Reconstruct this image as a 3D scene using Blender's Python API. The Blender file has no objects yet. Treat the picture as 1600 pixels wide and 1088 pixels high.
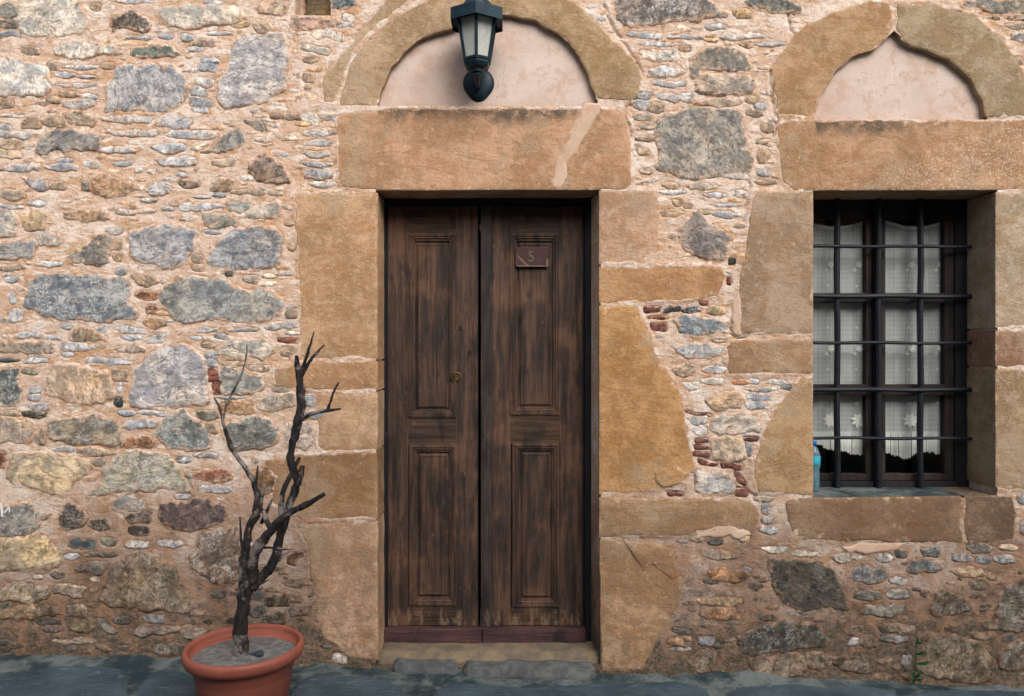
import bpy, bmesh, math, random
import numpy as np
from mathutils import Vector, Matrix
from mathutils.geometry import delaunay_2d_cdt

random.seed(7); RNG = np.random.default_rng(11)
SC = bpy.context.scene
C = SC.collection

# ------------------------------------------------------------------ camera, sky, sun, exposure
F = 1170.0            # focal length in photo pixels (photo 1600 x 1088)
D = 3.656             # camera to wall plane, metres
EYE = 1.52
cam_d = bpy.data.cameras.new('camera'); cam = bpy.data.objects.new('camera', cam_d); C.objects.link(cam)
cam_d.sensor_fit = 'HORIZONTAL'; cam_d.sensor_width = 36.0; cam_d.lens = 36.0 * F / 1600.0
cam_d.clip_start = 0.05; cam_d.clip_end = 500.0
cam.location = (0, -D, EYE); cam.rotation_euler = (math.radians(90), 0, 0)
SC.camera = cam

SUN_DIR = Vector((-0.30, 0.68, -0.66)).normalized()      # direction the light travels
sun_el = math.asin(-SUN_DIR.z); sun_rot = math.atan2(-SUN_DIR.x, -SUN_DIR.y)
world = bpy.data.worlds.new('World'); SC.world = world; world.use_nodes = True
wt = world.node_tree; wt.nodes.clear()
sky = wt.nodes.new('ShaderNodeTexSky'); sky.sky_type = 'NISHITA'; sky.sun_disc = False
sky.sun_elevation = sun_el; sky.sun_rotation = sun_rot; sky.dust_density = 6.0; sky.air_density = 1.0; sky.ozone_density = 1.0
hs = wt.nodes.new('ShaderNodeHueSaturation'); hs.inputs['Saturation'].default_value = 0.55
bg = wt.nodes.new('ShaderNodeBackground'); bg.inputs['Strength'].default_value = 0.15
wo = wt.nodes.new('ShaderNodeOutputWorld')
wt.links.new(sky.outputs[0], hs.inputs['Color']); wt.links.new(hs.outputs[0], bg.inputs['Color']); wt.links.new(bg.outputs[0], wo.inputs['Surface'])
sun_d = bpy.data.lights.new('sun', 'SUN'); sun_d.energy = 1.5; sun_d.angle = math.radians(42); sun_d.color = (1.0, 0.945, 0.88)
sun = bpy.data.objects.new('sun', sun_d); C.objects.link(sun)
sun.rotation_euler = SUN_DIR.to_track_quat('-Z', 'Y').to_euler(); sun.location = (-2, -6, 8)
vs = SC.view_settings
vs.view_transform = 'Standard'; vs.look = 'None'; vs.gamma = 1.0; vs.exposure = 0.22; vs.use_curve_mapping = False

# ------------------------------------------------------------------ helpers
PX = F / D            # photo pixels per metre on the wall plane (320)
def P(px, py, depth=0.0):
    """point seen at photo pixel (px, py) on the plane `depth` metres behind the wall face"""
    z = (D + depth) / F
    return Vector(((px - 800) * z, depth, EYE + (544 - py) * z))
def gz(x): return -0.062 - 0.032 * x          # the lane falls gently to the right
def PG(px, py):
    """point of the sloping lane seen at a photo pixel"""
    dx, dz = (px - 800) / F, (544 - py) / F
    t = (-0.062 - EYE) / (dz + 0.032 * dx)
    return Vector((dx * t, -D + t, EYE + dz * t))

def lin(h):
    c = [int(h[i:i+2], 16) / 255 for i in (0, 2, 4)]
    return [v / 12.92 if v <= 0.04045 else ((v + 0.055) / 1.055) ** 2.4 for v in c]

def hsh(ix, iy, seed):
    n = (ix.astype(np.int64) * 374761393 + iy.astype(np.int64) * 668265263 + seed * 982451653) & 0x7fffffff
    n = ((n ^ (n >> 13)) * 1274126177) & 0x7fffffff
    n = n ^ (n >> 16)
    return (n & 0xffff) / 65535.0
def vnoise(x, y, seed=0):
    x = np.asarray(x, float); y = np.asarray(y, float)
    ix, iy = np.floor(x).astype(np.int64), np.floor(y).astype(np.int64)
    fx, fy = x - ix, y - iy
    ux, uy = fx*fx*(3-2*fx), fy*fy*(3-2*fy)
    a, b = hsh(ix, iy, seed), hsh(ix+1, iy, seed)
    c, d = hsh(ix, iy+1, seed), hsh(ix+1, iy+1, seed)
    return (a + (b-a)*ux) * (1-uy) + (c + (d-c)*ux) * uy
def fbm(x, y, seed=0, octv=4):
    s, a, t = 0.0, 1.0, 0.0
    for o in range(octv):
        s = s + a * (vnoise(x * 2**o, y * 2**o, seed + o * 17) * 2 - 1); t += a; a *= 0.52
    return s / t

def obj(name, me, mat=None, parent=None):
    if isinstance(me, bmesh.types.BMesh):
        bm = me; me = bpy.data.meshes.new(name); bm.normal_update(); bm.to_mesh(me); bm.free()
    o = bpy.data.objects.new(name, me); C.objects.link(o)
    if mat is not None:
        me.materials.clear(); me.materials.append(mat)
    if parent is not None:
        o.parent = parent; o.location = -wloc(parent)      # meshes are written in world coordinates
    return o
def wloc(o):
    v = Vector((0, 0, 0))
    while o is not None: v += o.location; o = o.parent
    return v
def empty(name, loc=(0, 0, 0)):
    o = bpy.data.objects.new(name, None); C.objects.link(o); o.location = loc; o.empty_display_size = 0.05
    return o
def tag(o, label, cat, group=None, kind=None):
    o['label'] = label; o['category'] = cat
    if group: o['group'] = group
    if kind: o['kind'] = kind
    return o
def pyd(name, verts, faces, smooth=False):
    me = bpy.data.meshes.new(name); me.from_pydata([tuple(v) for v in verts], [], faces); me.update()
    if smooth: me.polygons.foreach_set('use_smooth', [True] * len(me.polygons))
    return me
def setpos(o, loc):
    """move an object's origin to loc, keeping its mesh where it is (world = parent space here)"""
    loc = Vector(loc); o.data.transform(Matrix.Translation(-loc)); o.location = loc
def add_box(bm, x0, x1, y0, y1, z0, z1, bev=0.0, jit=0.0):
    r = bmesh.ops.create_cube(bm, size=1.0)
    vs_ = r['verts']
    for v in vs_:
        v.co = Vector(((x0 + x1)/2 + v.co.x*(x1-x0), (y0 + y1)/2 + v.co.y*(y1-y0), (z0 + z1)/2 + v.co.z*(z1-z0)))
        if jit: v.co += Vector([random.uniform(-jit, jit) for _ in range(3)])
    if bev:
        es = list({e for v in vs_ for e in v.link_edges})
        bmesh.ops.bevel(bm, geom=es, offset=bev, segments=2, affect='EDGES', profile=0.6)
def box(name, x0, x1, y0, y1, z0, z1, mat, parent=None, bev=0.0, jit=0.0):
    bm = bmesh.new(); add_box(bm, x0, x1, y0, y1, z0, z1, bev, jit)
    return obj(name, bm, mat, parent)
def pbox(name, px0, py0, px1, py1, d0, d1, mat, parent=None, bev=0.0):
    """box whose front face shows at photo pixels px0..px1 / py0..py1 when at depth d0, reaching back to depth d1"""
    a, b = P(px0, py0, d0), P(px1, py1, d0)
    return box(name, a.x, b.x, d0, d1, b.z, a.z, mat, parent, bev)
def tube(pts, radii, n=10, noise=0.0, seed=0, cap=True):
    pts = [Vector(p) for p in pts]; vs_, fs = [], []
    up = Vector((0.31, 1, 0.12)).normalized()
    for i, p in enumerate(pts):
        t = (pts[min(i+1, len(pts)-1)] - pts[max(i-1, 0)]).normalized()
        a = t.cross(up)
        if a.length < 1e-4: a = t.cross(Vector((1, 0, 0)))
        a.normalize(); b = t.cross(a)
        for k in range(n):
            ang = 2*math.pi*k/n
            r = radii[i] * (1 + noise * float(fbm(np.array([math.cos(ang)*1.3 + seed]), np.array([math.sin(ang)*1.3 + i*0.9]), seed)[0]))
            vs_.append(p + a*math.cos(ang)*r + b*math.sin(ang)*r)
    for i in range(len(pts)-1):
        for k in range(n):
            k2 = (k+1) % n
            fs.append((i*n+k, i*n+k2, (i+1)*n+k2, (i+1)*n+k))
    if cap:
        fs.append(tuple(range(n))[::-1]); fs.append(tuple((len(pts)-1)*n + k for k in range(n)))
    return vs_, fs
def lathe(prof, n=48, z0=0.0, cx=0.0, cy=0.0, closed=False, wob=0.0):
    vs_, fs = [], []
    for r, z in prof:
        for k in range(n):
            a = 2*math.pi*k/n
            rr = r * (1 + wob*math.sin(2*a+1) )
            vs_.append((cx + rr*math.cos(a), cy + rr*math.sin(a), z0 + z))
    m = len(prof)
    for i in range(m if closed else m-1):
        j = (i+1) % m
        for k in range(n):
            k2 = (k+1) % n
            fs.append((i*n+k, i*n+k2, j*n+k2, j*n+k))
    return vs_, fs
def spline(pts, step=4):
    """Catmull-Rom through rows of numbers"""
    p = np.array(pts, float); out = []
    for i in range(len(p)-1):
        a, b, c, d = p[max(i-1, 0)], p[i], p[i+1], p[min(i+2, len(p)-1)]
        for k in range(step):
            t = k/step
            out.append(0.5*((2*b) + (c-a)*t + (2*a-5*b+4*c-d)*t*t + (3*b-a-3*c+d)*t**3))
    out.append(p[-1]); return np.array(out)

# ------------------------------------------------------------------ materials
class NT:
    def __init__(s, name):
        s.m = bpy.data.materials.new(name); s.m.use_nodes = True; s.t = s.m.node_tree; s.t.nodes.clear()
        s.out = s.t.nodes.new('ShaderNodeOutputMaterial')
        s.pos = s.t.nodes.new('ShaderNodeNewGeometry').outputs['Position']
    def n(s, k, **kw):
        x = s.t.nodes.new(k)
        for a, b in kw.items(): setattr(x, a, b)
        return x
    def put(s, sock, v):
        if isinstance(v, bpy.types.NodeSocket): s.t.links.new(v, sock)
        elif isinstance(v, (list, tuple)) and sock.type == 'RGBA' and len(v) == 3: sock.default_value = (*v, 1)
        else: sock.default_value = v
    def map(s, scale=(1, 1, 1), src=None, off=(0, 0, 0)):
        x = s.n('ShaderNodeMapping'); s.put(x.inputs['Vector'], src or s.pos); x.inputs['Scale'].default_value = scale; x.inputs['Location'].default_value = off
        return x.outputs[0]
    def noise(s, sc, det=5, rough=0.6, vec=None, dist=0.0, col=False):
        x = s.n('ShaderNodeTexNoise'); x.inputs['Scale'].default_value = sc; x.inputs['Detail'].default_value = det
        x.inputs['Roughness'].default_value = rough; x.inputs['Distortion'].default_value = dist; s.put(x.inputs['Vector'], vec or s.pos)
        return x.outputs['Color' if col else 'Fac']
    def vor(s, sc, feat='F1', vec=None, out='Distance', rand=1.0):
        x = s.n('ShaderNodeTexVoronoi', feature=feat); x.inputs['Scale'].default_value = sc; x.inputs['Randomness'].default_value = rand
        s.put(x.inputs['Vector'], vec or s.pos); return x.outputs[out]
    def ramp(s, v, lo, hi, a=0.0, b=1.0):
        x = s.n('ShaderNodeMapRange', interpolation_type='SMOOTHSTEP'); s.put(x.inputs[0], v)
        x.inputs[1].default_value = lo; x.inputs[2].default_value = hi; x.inputs[3].default_value = a; x.inputs[4].default_value = b
        return x.outputs[0]
    def math(s, op, a, b=0.0, c=0.0):
        x = s.n('ShaderNodeMath', operation=op); s.put(x.inputs[0], a); s.put(x.inputs[1], b); s.put(x.inputs[2], c); return x.outputs[0]
    def mix(s, f, a, b, mode='MIX'):
        x = s.n('ShaderNodeMix', data_type='RGBA', blend_type=mode); s.put(x.inputs[0], f); s.put(x.inputs[6], a); s.put(x.inputs[7], b); return x.outputs[2]
    def attr(s, name, out='Color'):
        x = s.n('ShaderNodeAttribute', attribute_name=name); return x.outputs[out]
    def sep(s, v):
        x = s.n('ShaderNodeSeparateXYZ'); s.put(x.inputs[0], v); return x.outputs
    def bump(s, h, dist, strength=1.0, nrm=None):
        x = s.n('ShaderNodeBump'); x.inputs['Distance'].default_value = dist; x.inputs['Strength'].default_value = strength
        s.put(x.inputs['Height'], h)
        if nrm: s.put(x.inputs['Normal'], nrm)
        return x.outputs[0]
    def done(s, col, rough=0.9, nrm=None, metal=0.0, spec=0.3, **kw):
        p = s.n('ShaderNodeBsdfPrincipled'); s.put(p.inputs['Base Color'], col); s.put(p.inputs['Roughness'], rough)
        p.inputs['Metallic'].default_value = metal; p.inputs['Specular IOR Level'].default_value = spec
        if nrm: s.put(p.inputs['Normal'], nrm)
        for k, v in kw.items(): s.put(p.inputs[k.replace('_', ' ')], v)
        s.t.links.new(p.outputs[0], s.out.inputs['Surface']); s.p = p
        return s.m
M = {}
def hx(h, k=1.0): return [min(0.9, v*k) for v in lin(h)]

def lowmask(s, z, n1):  # ragged height mask for wall-foot stains and the shade painted in with them
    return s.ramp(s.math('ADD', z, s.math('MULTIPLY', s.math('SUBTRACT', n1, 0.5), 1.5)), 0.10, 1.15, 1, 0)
def mat_rock():
    s = NT('rubble_rock'); base = s.attr('Col'); lich = s.attr('Col', 'Alpha'); edge = s.sep(s.attr('Fx', 'Vector'))[0]
    n1 = s.noise(8, 5, 0.72); n2 = s.noise(24, 5, 0.70); n4 = s.noise(4.5, 4, 0.7, vec=s.map((1, 1, 1), off=(5, 3, 1)))
    oi = s.n('ShaderNodeObjectInfo'); vr = s.n('ShaderNodeVectorRotate', rotation_type='Y_AXIS'); s.put(vr.inputs['Vector'], s.pos)
    s.put(vr.inputs['Angle'], s.math('MULTIPLY', s.math('SUBTRACT', oi.outputs['Random'], 0.5), 2.6))
    strata = s.noise(6.5, 6, 0.70, vec=s.map((1.0, 1.0, 2.0), src=vr.outputs[0]), dist=1.6)
    c = s.mix(s.ramp(n1, 0.42, 0.58), s.mix(1.0, base, (0.64, 0.68, 0.74), 'MULTIPLY'), s.mix(1.0, base, (1.30, 1.29, 1.27), 'MULTIPLY'))
    c = s.mix(s.ramp(n4, 0.40, 0.66, 0, 0.85), c, s.mix(1.0, c, (1.12, 1.00, 0.85), 'MULTIPLY'))           # iron stain
    c = s.mix(s.ramp(n2, 0.36, 0.50, 0.65, 0), c, s.mix(1.0, c, (0.46, 0.49, 0.53), 'MULTIPLY'))
    c = s.mix(s.ramp(n2, 0.54, 0.64, 0, 0.55), c, s.mix(1.0, c, (1.45, 1.45, 1.45), 'MULTIPLY'))
    sp = s.math('MULTIPLY', s.ramp(s.noise(85, 4, 0.8), 0.49, 0.55), s.ramp(s.noise(12, 4, 0.7), 0.44, 0.54))
    c = s.mix(s.math('MULTIPLY', sp, s.math('MULTIPLY', lich, 0.85)), c, (0.60, 0.58, 0.56))                  # pale lichen
    vein = s.math('ABSOLUTE', s.math('SUBTRACT', strata, 0.5))
    vein = s.math('MULTIPLY', s.ramp(vein, 0.0, 0.013, 1, 0), s.ramp(n1, 0.42, 0.50))
    c = s.mix(s.math('MULTIPLY', vein, 0.72), c, s.mix(1.0, base, (0.22, 0.21, 0.22), 'MULTIPLY'))
    fn = s.noise(15, 6, 0.74, vec=s.map((1, 1, 1.4), off=(2, 7, 4)))
    film = s.ramp(s.math('ADD', s.math('SUBTRACT', fn, s.math('MULTIPLY', s.sep(s.attr('Fx', 'Vector'))[2], 0.12)), s.math('MULTIPLY', s.ramp(edge, 0.0, 1.0, 1, 0), 0.20)), 0.59, 0.66, 0, 0.85)
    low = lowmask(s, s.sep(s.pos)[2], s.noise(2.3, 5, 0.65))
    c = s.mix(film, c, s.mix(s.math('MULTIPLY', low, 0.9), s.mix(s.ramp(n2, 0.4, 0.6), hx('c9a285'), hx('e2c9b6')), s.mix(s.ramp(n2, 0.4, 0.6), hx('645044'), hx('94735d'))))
    dust_shade = s.math('MULTIPLY', low, s.ramp(s.noise(6, 5, 0.75, vec=s.map((1, 1, 1), off=(3, 3, 8))), 0.44, 0.62, 0.15, 0.70)); c = s.mix(dust_shade, c, s.mix(s.ramp(n2, 0.4, 0.6), hx('463d34'), hx('6a584a')))                              # lime smears, then dust with wall-foot shade painted in
    h = s.math('ADD', s.math('MULTIPLY', strata, 0.9), s.math('MULTIPLY', n2, 0.8))
    h = s.math('SUBTRACT', h, s.math('MULTIPLY', vein, 0.25))
    return s.done(c, 0.9, s.bump(h, 0.015, 1.0), spec=0.2)

def mat_mortar():
    s = NT('lime_mortar'); x, y, z = s.sep(s.pos); fx = s.sep(s.attr('Fx', 'Vector'))
    n1 = s.noise(2.3, 5, 0.65); n2 = s.noise(11, 6, 0.74); n3 = s.noise(48, 5, 0.8); n5 = s.noise(6.5, 5, 0.72, vec=s.map((1, 1, 2.4), off=(9, 2, 5)), dist=0.8)
    sh = s.noise(13, 5, 0.74, vec=s.map((0.8, 1, 1.9), off=(1, 8, 2)), dist=1.0)
    c = s.mix(s.ramp(n1, 0.40, 0.60), hx('d6b69f'), hx('e6d4c7'))
    c = s.mix(s.ramp(n2, 0.49, 0.60, 0, 0.7), c, hx('cfa98a'))
    c = s.mix(s.ramp(s.math('ADD', n5, s.math('MULTIPLY', fx[0], 0.10)), 0.57, 0.67, 0, 0.68), c, hx('c0946a'))      # ochre clay, mostly beside the stones
    c = s.mix(s.ramp(sh, 0.55, 0.59, 0, 0.8), c, hx('ece0d6'))                     # whiter lime
    c = s.mix(s.ramp(sh, 0.41, 0.35, 0, 0.45), c, hx('b3a59b'))                      # grit and shards just under the skin
    c = s.mix(s.ramp(n3, 0.57, 0.66, 0, 0.55), c, hx('b08c70'))
    # older earth mortar low on the wall, splashed and damp-stained, plus shade at the foot painted in, with its own ragged line
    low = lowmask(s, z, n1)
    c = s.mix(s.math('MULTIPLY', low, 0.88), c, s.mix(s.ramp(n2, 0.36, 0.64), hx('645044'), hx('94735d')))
    mo = s.math('MULTIPLY', s.ramp(s.math('ADD', z, s.math('MULTIPLY', s.math('SUBTRACT', n2, 0.5), 1.3)), 0.02, 0.34, 1, 0), s.ramp(n3, 0.38, 0.58))
    c = s.mix(s.math('MULTIPLY', mo, 0.85), c, hx('474a42'))
    pit = s.ramp(s.vor(62, vec=s.mix(0.05, s.pos, s.noise(30, 2, col=True))), 0.08, 0.17, 1, 0)
    pit = s.math('MULTIPLY', pit, s.ramp(sh, 0.53, 0.46))
    c = s.mix(s.math('MULTIPLY', pit, 0.85), c, (0.08, 0.055, 0.04))
    c = s.mix(s.ramp(n3, 0.36, 0.48, 0.45, 0), c, s.mix(1.0, c, (0.55, 0.52, 0.50), 'MULTIPLY'))
    h = s.math('ADD', n3, s.math('ADD', s.math('MULTIPLY', n2, 1.5), s.math('MULTIPLY', sh, 1.2)))
    h = s.math('SUBTRACT', h, s.math('MULTIPLY', pit, 1.0))
    return s.done(c, 0.95, s.bump(h, 0.009, 0.8), spec=0.12)

def mat_sand():
    s = NT('dressed_sandstone'); base = s.attr('Col'); soot = s.attr('Col', 'Alpha'); fx = s.sep(s.attr('Fx', 'Vector'))
    n1 = s.noise(3.2, 5, 0.66); n2 = s.noise(15, 5, 0.72); n3 = s.noise(85, 4, 0.8)
    bed = s.noise(5, 6, 0.72, vec=s.map((0.8, 0.8, 1.9), off=(3, 3, 3)), dist=1.8)
    c = s.mix(s.ramp(n1, 0.41, 0.59), s.mix(1.0, base, (0.78, 0.75, 0.70), 'MULTIPLY'), s.mix(1.0, base, (1.16, 1.17, 1.20), 'MULTIPLY'))
    c = s.mix(s.ramp(bed, 0.49, 0.57, 0, 0.65), c, s.mix(1.0, base, (0.86, 0.74, 0.60), 'MULTIPLY'))
    c = s.mix(s.ramp(n2, 0.51, 0.60, 0, 0.6), c, s.mix(1.0, base, (1.16, 1.20, 1.28), 'MULTIPLY'))
    c = s.mix(s.ramp(s.noise(4.2, 5, 0.7, vec=s.map((1, 1, 0.7), off=(4, 4, 9))), 0.52, 0.62, 0, 0.60), c, hx('ab987f'))  # grey bloom
    sp = s.ramp(s.math('ADD', s.noise(110, 3, 0.8), s.math('MULTIPLY', fx[1], 0.14)), 0.69, 0.75)
    sp = s.math('MULTIPLY', sp, s.ramp(s.math('ADD', s.noise(5.6, 4, 0.7, vec=s.map((1, 1, 1), off=(7, 1, 3))), s.math('MULTIPLY', fx[1], 0.2)), 0.46, 0.58))
    c = s.mix(s.math('MULTIPLY', sp, 0.8), c, hx('dcc6b2'))                          # flecks of old lime wash
    c = s.mix(s.math('MULTIPLY', s.ramp(soot, 0, 1), s.ramp(s.math('ADD', n2, s.math('MULTIPLY', soot, 0.22)), 0.46, 0.84, 0, 0.85)), c, hx('4b4640'))  # sooty run-off
    ef = s.ramp(s.math('ADD', s.noise(16, 5, 0.75), s.math('MULTIPLY', s.ramp(fx[0], 0.0, 0.9, 1, 0), 0.10)), 0.62, 0.70, 0, 0.6)
    c = s.mix(ef, c, s.mix(s.ramp(n3, 0.4, 0.6), hx('cfa98b'), hx('e2c8b4')))         # mortar lapping the arris
    pit = s.math('MULTIPLY', s.ramp(s.vor(46), 0.05, 0.13, 1, 0), s.ramp(n1, 0.50, 0.56))
    c = s.mix(s.math('MULTIPLY', pit, 0.7), c, (0.07, 0.05, 0.035))
    c = s.mix(s.ramp(n3, 0.38, 0.52, 0.40, 0), c, s.mix(1.0, c, (0.62, 0.56, 0.50), 'MULTIPLY'))
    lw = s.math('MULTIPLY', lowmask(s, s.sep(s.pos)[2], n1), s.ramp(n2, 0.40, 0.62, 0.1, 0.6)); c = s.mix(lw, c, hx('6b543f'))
    h = s.math('ADD', s.math('MULTIPLY', n3, 0.4), s.math('ADD', n2, s.math('MULTIPLY', bed, 0.8)))
    h = s.math('SUBTRACT', h, pit)
    return s.done(c, 0.92, s.bump(h, 0.009, 0.9), spec=0.15)

def mat_plaster(name, a, b, stain):
    s = NT(name); n1 = s.noise(3.0, 7, 0.65); n2 = s.noise(14, 6, 0.7); n4 = s.noise(150, 4, 0.7)
    c = s.mix(s.ramp(n1, 0.30, 0.70), hx(a), hx(b))
    c = s.mix(s.ramp(n2, 0.50, 0.62, 0, 0.5), c, hx(stain))
    c = s.mix(s.ramp(s.noise(60, 5, 0.8), 0.62, 0.70, 0, 0.5), c, hx('b98d6c'))
    cr = s.vor(5.5, 'DISTANCE_TO_EDGE', vec=s.mix(0.20, s.pos, s.noise(6, 5, 0.65, col=True)))
    cr = s.math('MULTIPLY', s.ramp(cr, 0, 0.012, 1, 0), s.ramp(s.noise(3, 3), 0.50, 0.60))
    c = s.mix(s.math('MULTIPLY', cr, 0.5), c, hx('9c7355'))
    return s.done(c, 0.93, s.bump(s.math('ADD', n2, s.math('MULTIPLY', n4, 0.5)), 0.006, 0.6), spec=0.15)

def mat_wood(name, dark, midc, worn, vertical=True, wornlow=0.0):
    s = NT(name); sc = (1, 1, 0.045) if vertical else (0.045, 1, 1)
    x, y, z = s.sep(s.pos)
    g = s.noise(95, 6, 0.7, vec=s.map(sc)); g2 = s.noise(28, 6, 0.65, vec=s.map((1, 1, 0.10) if vertical else (0.10, 1, 1), off=(3, 1, 2)))
    b = s.noise(3.2, 6, 0.62); fl = s.noise(38, 6, 0.78, vec=s.map((1, 1, 0.5)))
    c = s.mix(s.ramp(g2, 0.35, 0.68), hx(dark), hx(midc))
    c = s.mix(s.ramp(b, 0.47, 0.66, 0, 0.6), c, hx(worn))
    c = s.mix(s.ramp(g, 0.46, 0.60, 0, 0.75), c, s.mix(1.0, c, (0.42, 0.42, 0.45), 'MULTIPLY'))
    c = s.mix(s.ramp(fl, 0.61, 0.70, 0, 0.5), c, hx('8d7059'))
    c = s.mix(s.ramp(s.noise(10, 5, 0.7, vec=s.map((1, 1, 0.35), off=(8, 8, 8))), 0.52, 0.66, 0, 0.75), c, hx('1b191b'))
    if wornlow:
        w = s.math('MULTIPLY', s.ramp(s.math('ADD', z, s.math('MULTIPLY', s.math('SUBTRACT', fl, 0.5), 0.22)), 0.13, 0.19, 1, 0), s.ramp(s.noise(24, 5, 0.7, vec=s.map((1, 1, 0.3))), 0.50, 0.60))
        c = s.mix(s.math('MULTIPLY', w, wornlow), c, hx('917a66'))
    h = s.math('ADD', g, s.math('MULTIPLY', g2, 0.8))
    return s.done(c, s.ramp(b, 0.3, 0.7, 0.62, 0.8), s.bump(h, 0.003, 0.8), spec=0.3)

def mat_simple(name, a, b, sc=20, rough=0.6, bump=0.0015, metal=0.0, spec=0.4, fine=160):
    s = NT(name); n = s.noise(sc, 6, 0.68); f = s.noise(fine, 4, 0.7)
    c = s.mix(s.ramp(n, 0.35, 0.66), hx(a), hx(b)); c = s.mix(s.ramp(f, 0.3, 0.7, 0.2, 0), c, s.mix(1.0, c, (0.5, 0.5, 0.5), 'MULTIPLY'))
    return s.done(c, s.ramp(n, 0.3, 0.7, rough, min(1, rough+0.15)), s.bump(s.math('ADD', n, s.math('MULTIPLY', f, 0.5)), bump, 0.8), metal=metal, spec=spec)

def mat_bark():
    s = NT('dead_bark'); g = s.noise(40, 7, 0.72, vec=s.map((1, 1, 0.28)), dist=0.6); b = s.noise(9, 6, 0.66); f = s.noise(170, 4, 0.7)
    c = s.mix(s.ramp(g, 0.40, 0.62), hx('16171c'), hx('37302f'))
    c = s.mix(s.ramp(b, 0.50, 0.60, 0, 0.85), c, hx('857e7b'))
    c = s.mix(s.ramp(s.noise(21, 5, 0.7, vec=s.map((1, 1, 0.5), off=(3, 9, 1))), 0.60, 0.68, 0, 0.8), c, hx('8a6a50'))
    return s.done(c, 0.85, s.bump(s.math('ADD', g, s.math('MULTIPLY', f, 0.3)), 0.006, 1.0), spec=0.25)

def mat_paving():
    s = NT('slate_paving'); n1 = s.noise(3.4, 7, 0.65); n2 = s.noise(18, 7, 0.7, vec=s.map((1, 2.5, 1))); n3 = s.noise(120, 4, 0.75)
    c = s.mix(s.ramp(n1, 0.30, 0.70), hx('33454f'), hx('566974'))
    c = s.mix(s.ramp(n2, 0.55, 0.70, 0, 0.75), c, hx('76838a')); c = s.mix(s.ramp(n3, 0.55, 0.72, 0, 0.4), c, hx('28343a'))
    return s.done(c, s.ramp(n2, 0.3, 0.7, 0.62, 0.85), s.bump(s.math('ADD', n2, s.math('MULTIPLY', n3, 0.4)), 0.022, 0.95), spec=0.3)
def mat_cement():
    s = NT('lane_cement'); n1 = s.noise(4.4, 7, 0.66); n2 = s.noise(21, 7, 0.72); n3 = s.noise(140, 4, 0.75)
    c = s.mix(s.ramp(n1, 0.40, 0.60), hx('34444a'), hx('7d8786'))
    c = s.mix(s.ramp(n2, 0.52, 0.70, 0, 0.7), c, hx('2c3a40')); c = s.mix(s.ramp(n3, 0.6, 0.75, 0, 0.4), c, hx('8a8b86'))
    return s.done(c, 0.92, s.bump(s.math('ADD', s.math('MULTIPLY', n1, 1.5), s.math('ADD', n2, s.math('MULTIPLY', n3, 0.4))), 0.03, 0.95), spec=0.2)

def mat_glass():
    s = NT('window_glass'); fr = s.n('ShaderNodeLayerWeight'); fr.inputs['Blend'].default_value = 0.5
    tr = s.n('ShaderNodeBsdfTransparent'); tr.inputs['Color'].default_value = (0.96, 0.98, 0.98, 1)
    gl = s.n('ShaderNodeBsdfGlossy'); gl.inputs['Roughness'].default_value = 0.03
    s.put(gl.inputs['Normal'], s.bump(s.noise(5, 2), 0.004, 0.3));
    mx = s.n('ShaderNodeMixShader'); s.put(mx.inputs[0], s.math('MULTIPLY_ADD', s.math('POWER', fr.outputs['Facing'], 4.0), 0.8, 0.035)); s.t.links.new(tr.outputs[0], mx.inputs[1]); s.t.links.new(gl.outputs[0], mx.inputs[2])
    s.t.links.new(mx.outputs[0], s.out.inputs['Surface']); return s.m
def mat_lace():
    s = NT('lace_cloth'); x, y, z = s.sep(s.pos)
    fx = s.math('FRACT', s.math('MULTIPLY', x, 150.0)); fz = s.math('FRACT', s.math('MULTIPLY', z, 150.0))
    hole = s.math('MULTIPLY', s.math('GREATER_THAN', fx, 0.44), s.math('GREATER_THAN', fz, 0.44))
    df = s.n('ShaderNodeBsdfDiffuse'); s.put(df.inputs['Color'], s.mix(s.ramp(s.noise(12, 4), 0.3, 0.7), (0.66, 0.66, 0.66), (0.74, 0.74, 0.74)))
    tl = s.n('ShaderNodeBsdfTranslucent'); tl.inputs['Color'].default_value = (0.7, 0.7, 0.68, 1)
    m1 = s.n('ShaderNodeMixShader'); m1.inputs[0].default_value = 0.1; s.t.links.new(df.outputs[0], m1.inputs[1]); s.t.links.new(tl.outputs[0], m1.inputs[2])
    tr = s.n('ShaderNodeBsdfTransparent'); m2 = s.n('ShaderNodeMixShader'); s.put(m2.inputs[0], hole)
    s.t.links.new(m1.outputs[0], m2.inputs[1]); s.t.links.new(tr.outputs[0], m2.inputs[2]); s.t.links.new(m2.outputs[0], s.out.inputs['Surface'])
    return s.m

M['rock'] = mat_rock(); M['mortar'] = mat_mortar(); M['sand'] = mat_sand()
M['tymp'] = mat_plaster('tympanum_plaster', 'c4ada1', 'd2c2b9', 'bb9d88')
M['patch'] = mat_plaster('lime_patch', 'c4a790', 'cfb7a5', 'bb977c')
M['wood'] = mat_wood('door_wood', '2e2522', '5a4438', '745542', True, 0.45)
M['wood_h'] = mat_wood('door_wood_rail', '2c231e', '4f3d30', '5f4732', False, 0.45)
M['wood_low'] = mat_wood('door_sill_wood', '3d2c30', '553b3d', '5e4240', False)
M['strip'] = mat_wood('cover_strip_wood', '241f20', '433a36', '574a42', True, 0.3)
M['frame'] = mat_wood('frame_wood', '161a20', '222328', '302a2a', True)
M['sash'] = mat_wood('sash_wood', '1f191b', '33282a', '4a3a33', True)
M['iron'] = mat_simple('painted_iron', '0f151c', '1b222a', 30, 0.5, 0.0012, 0.2)
M['lamp'] = mat_simple('lantern_metal', '0f2430', '1f3a46', 14, 0.42, 0.0008, 0.3)
M['frost'] = mat_simple('frosted_glass', 'aab0ac', 'c2c5bf', 9, 0.35, 0.0006)
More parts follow.
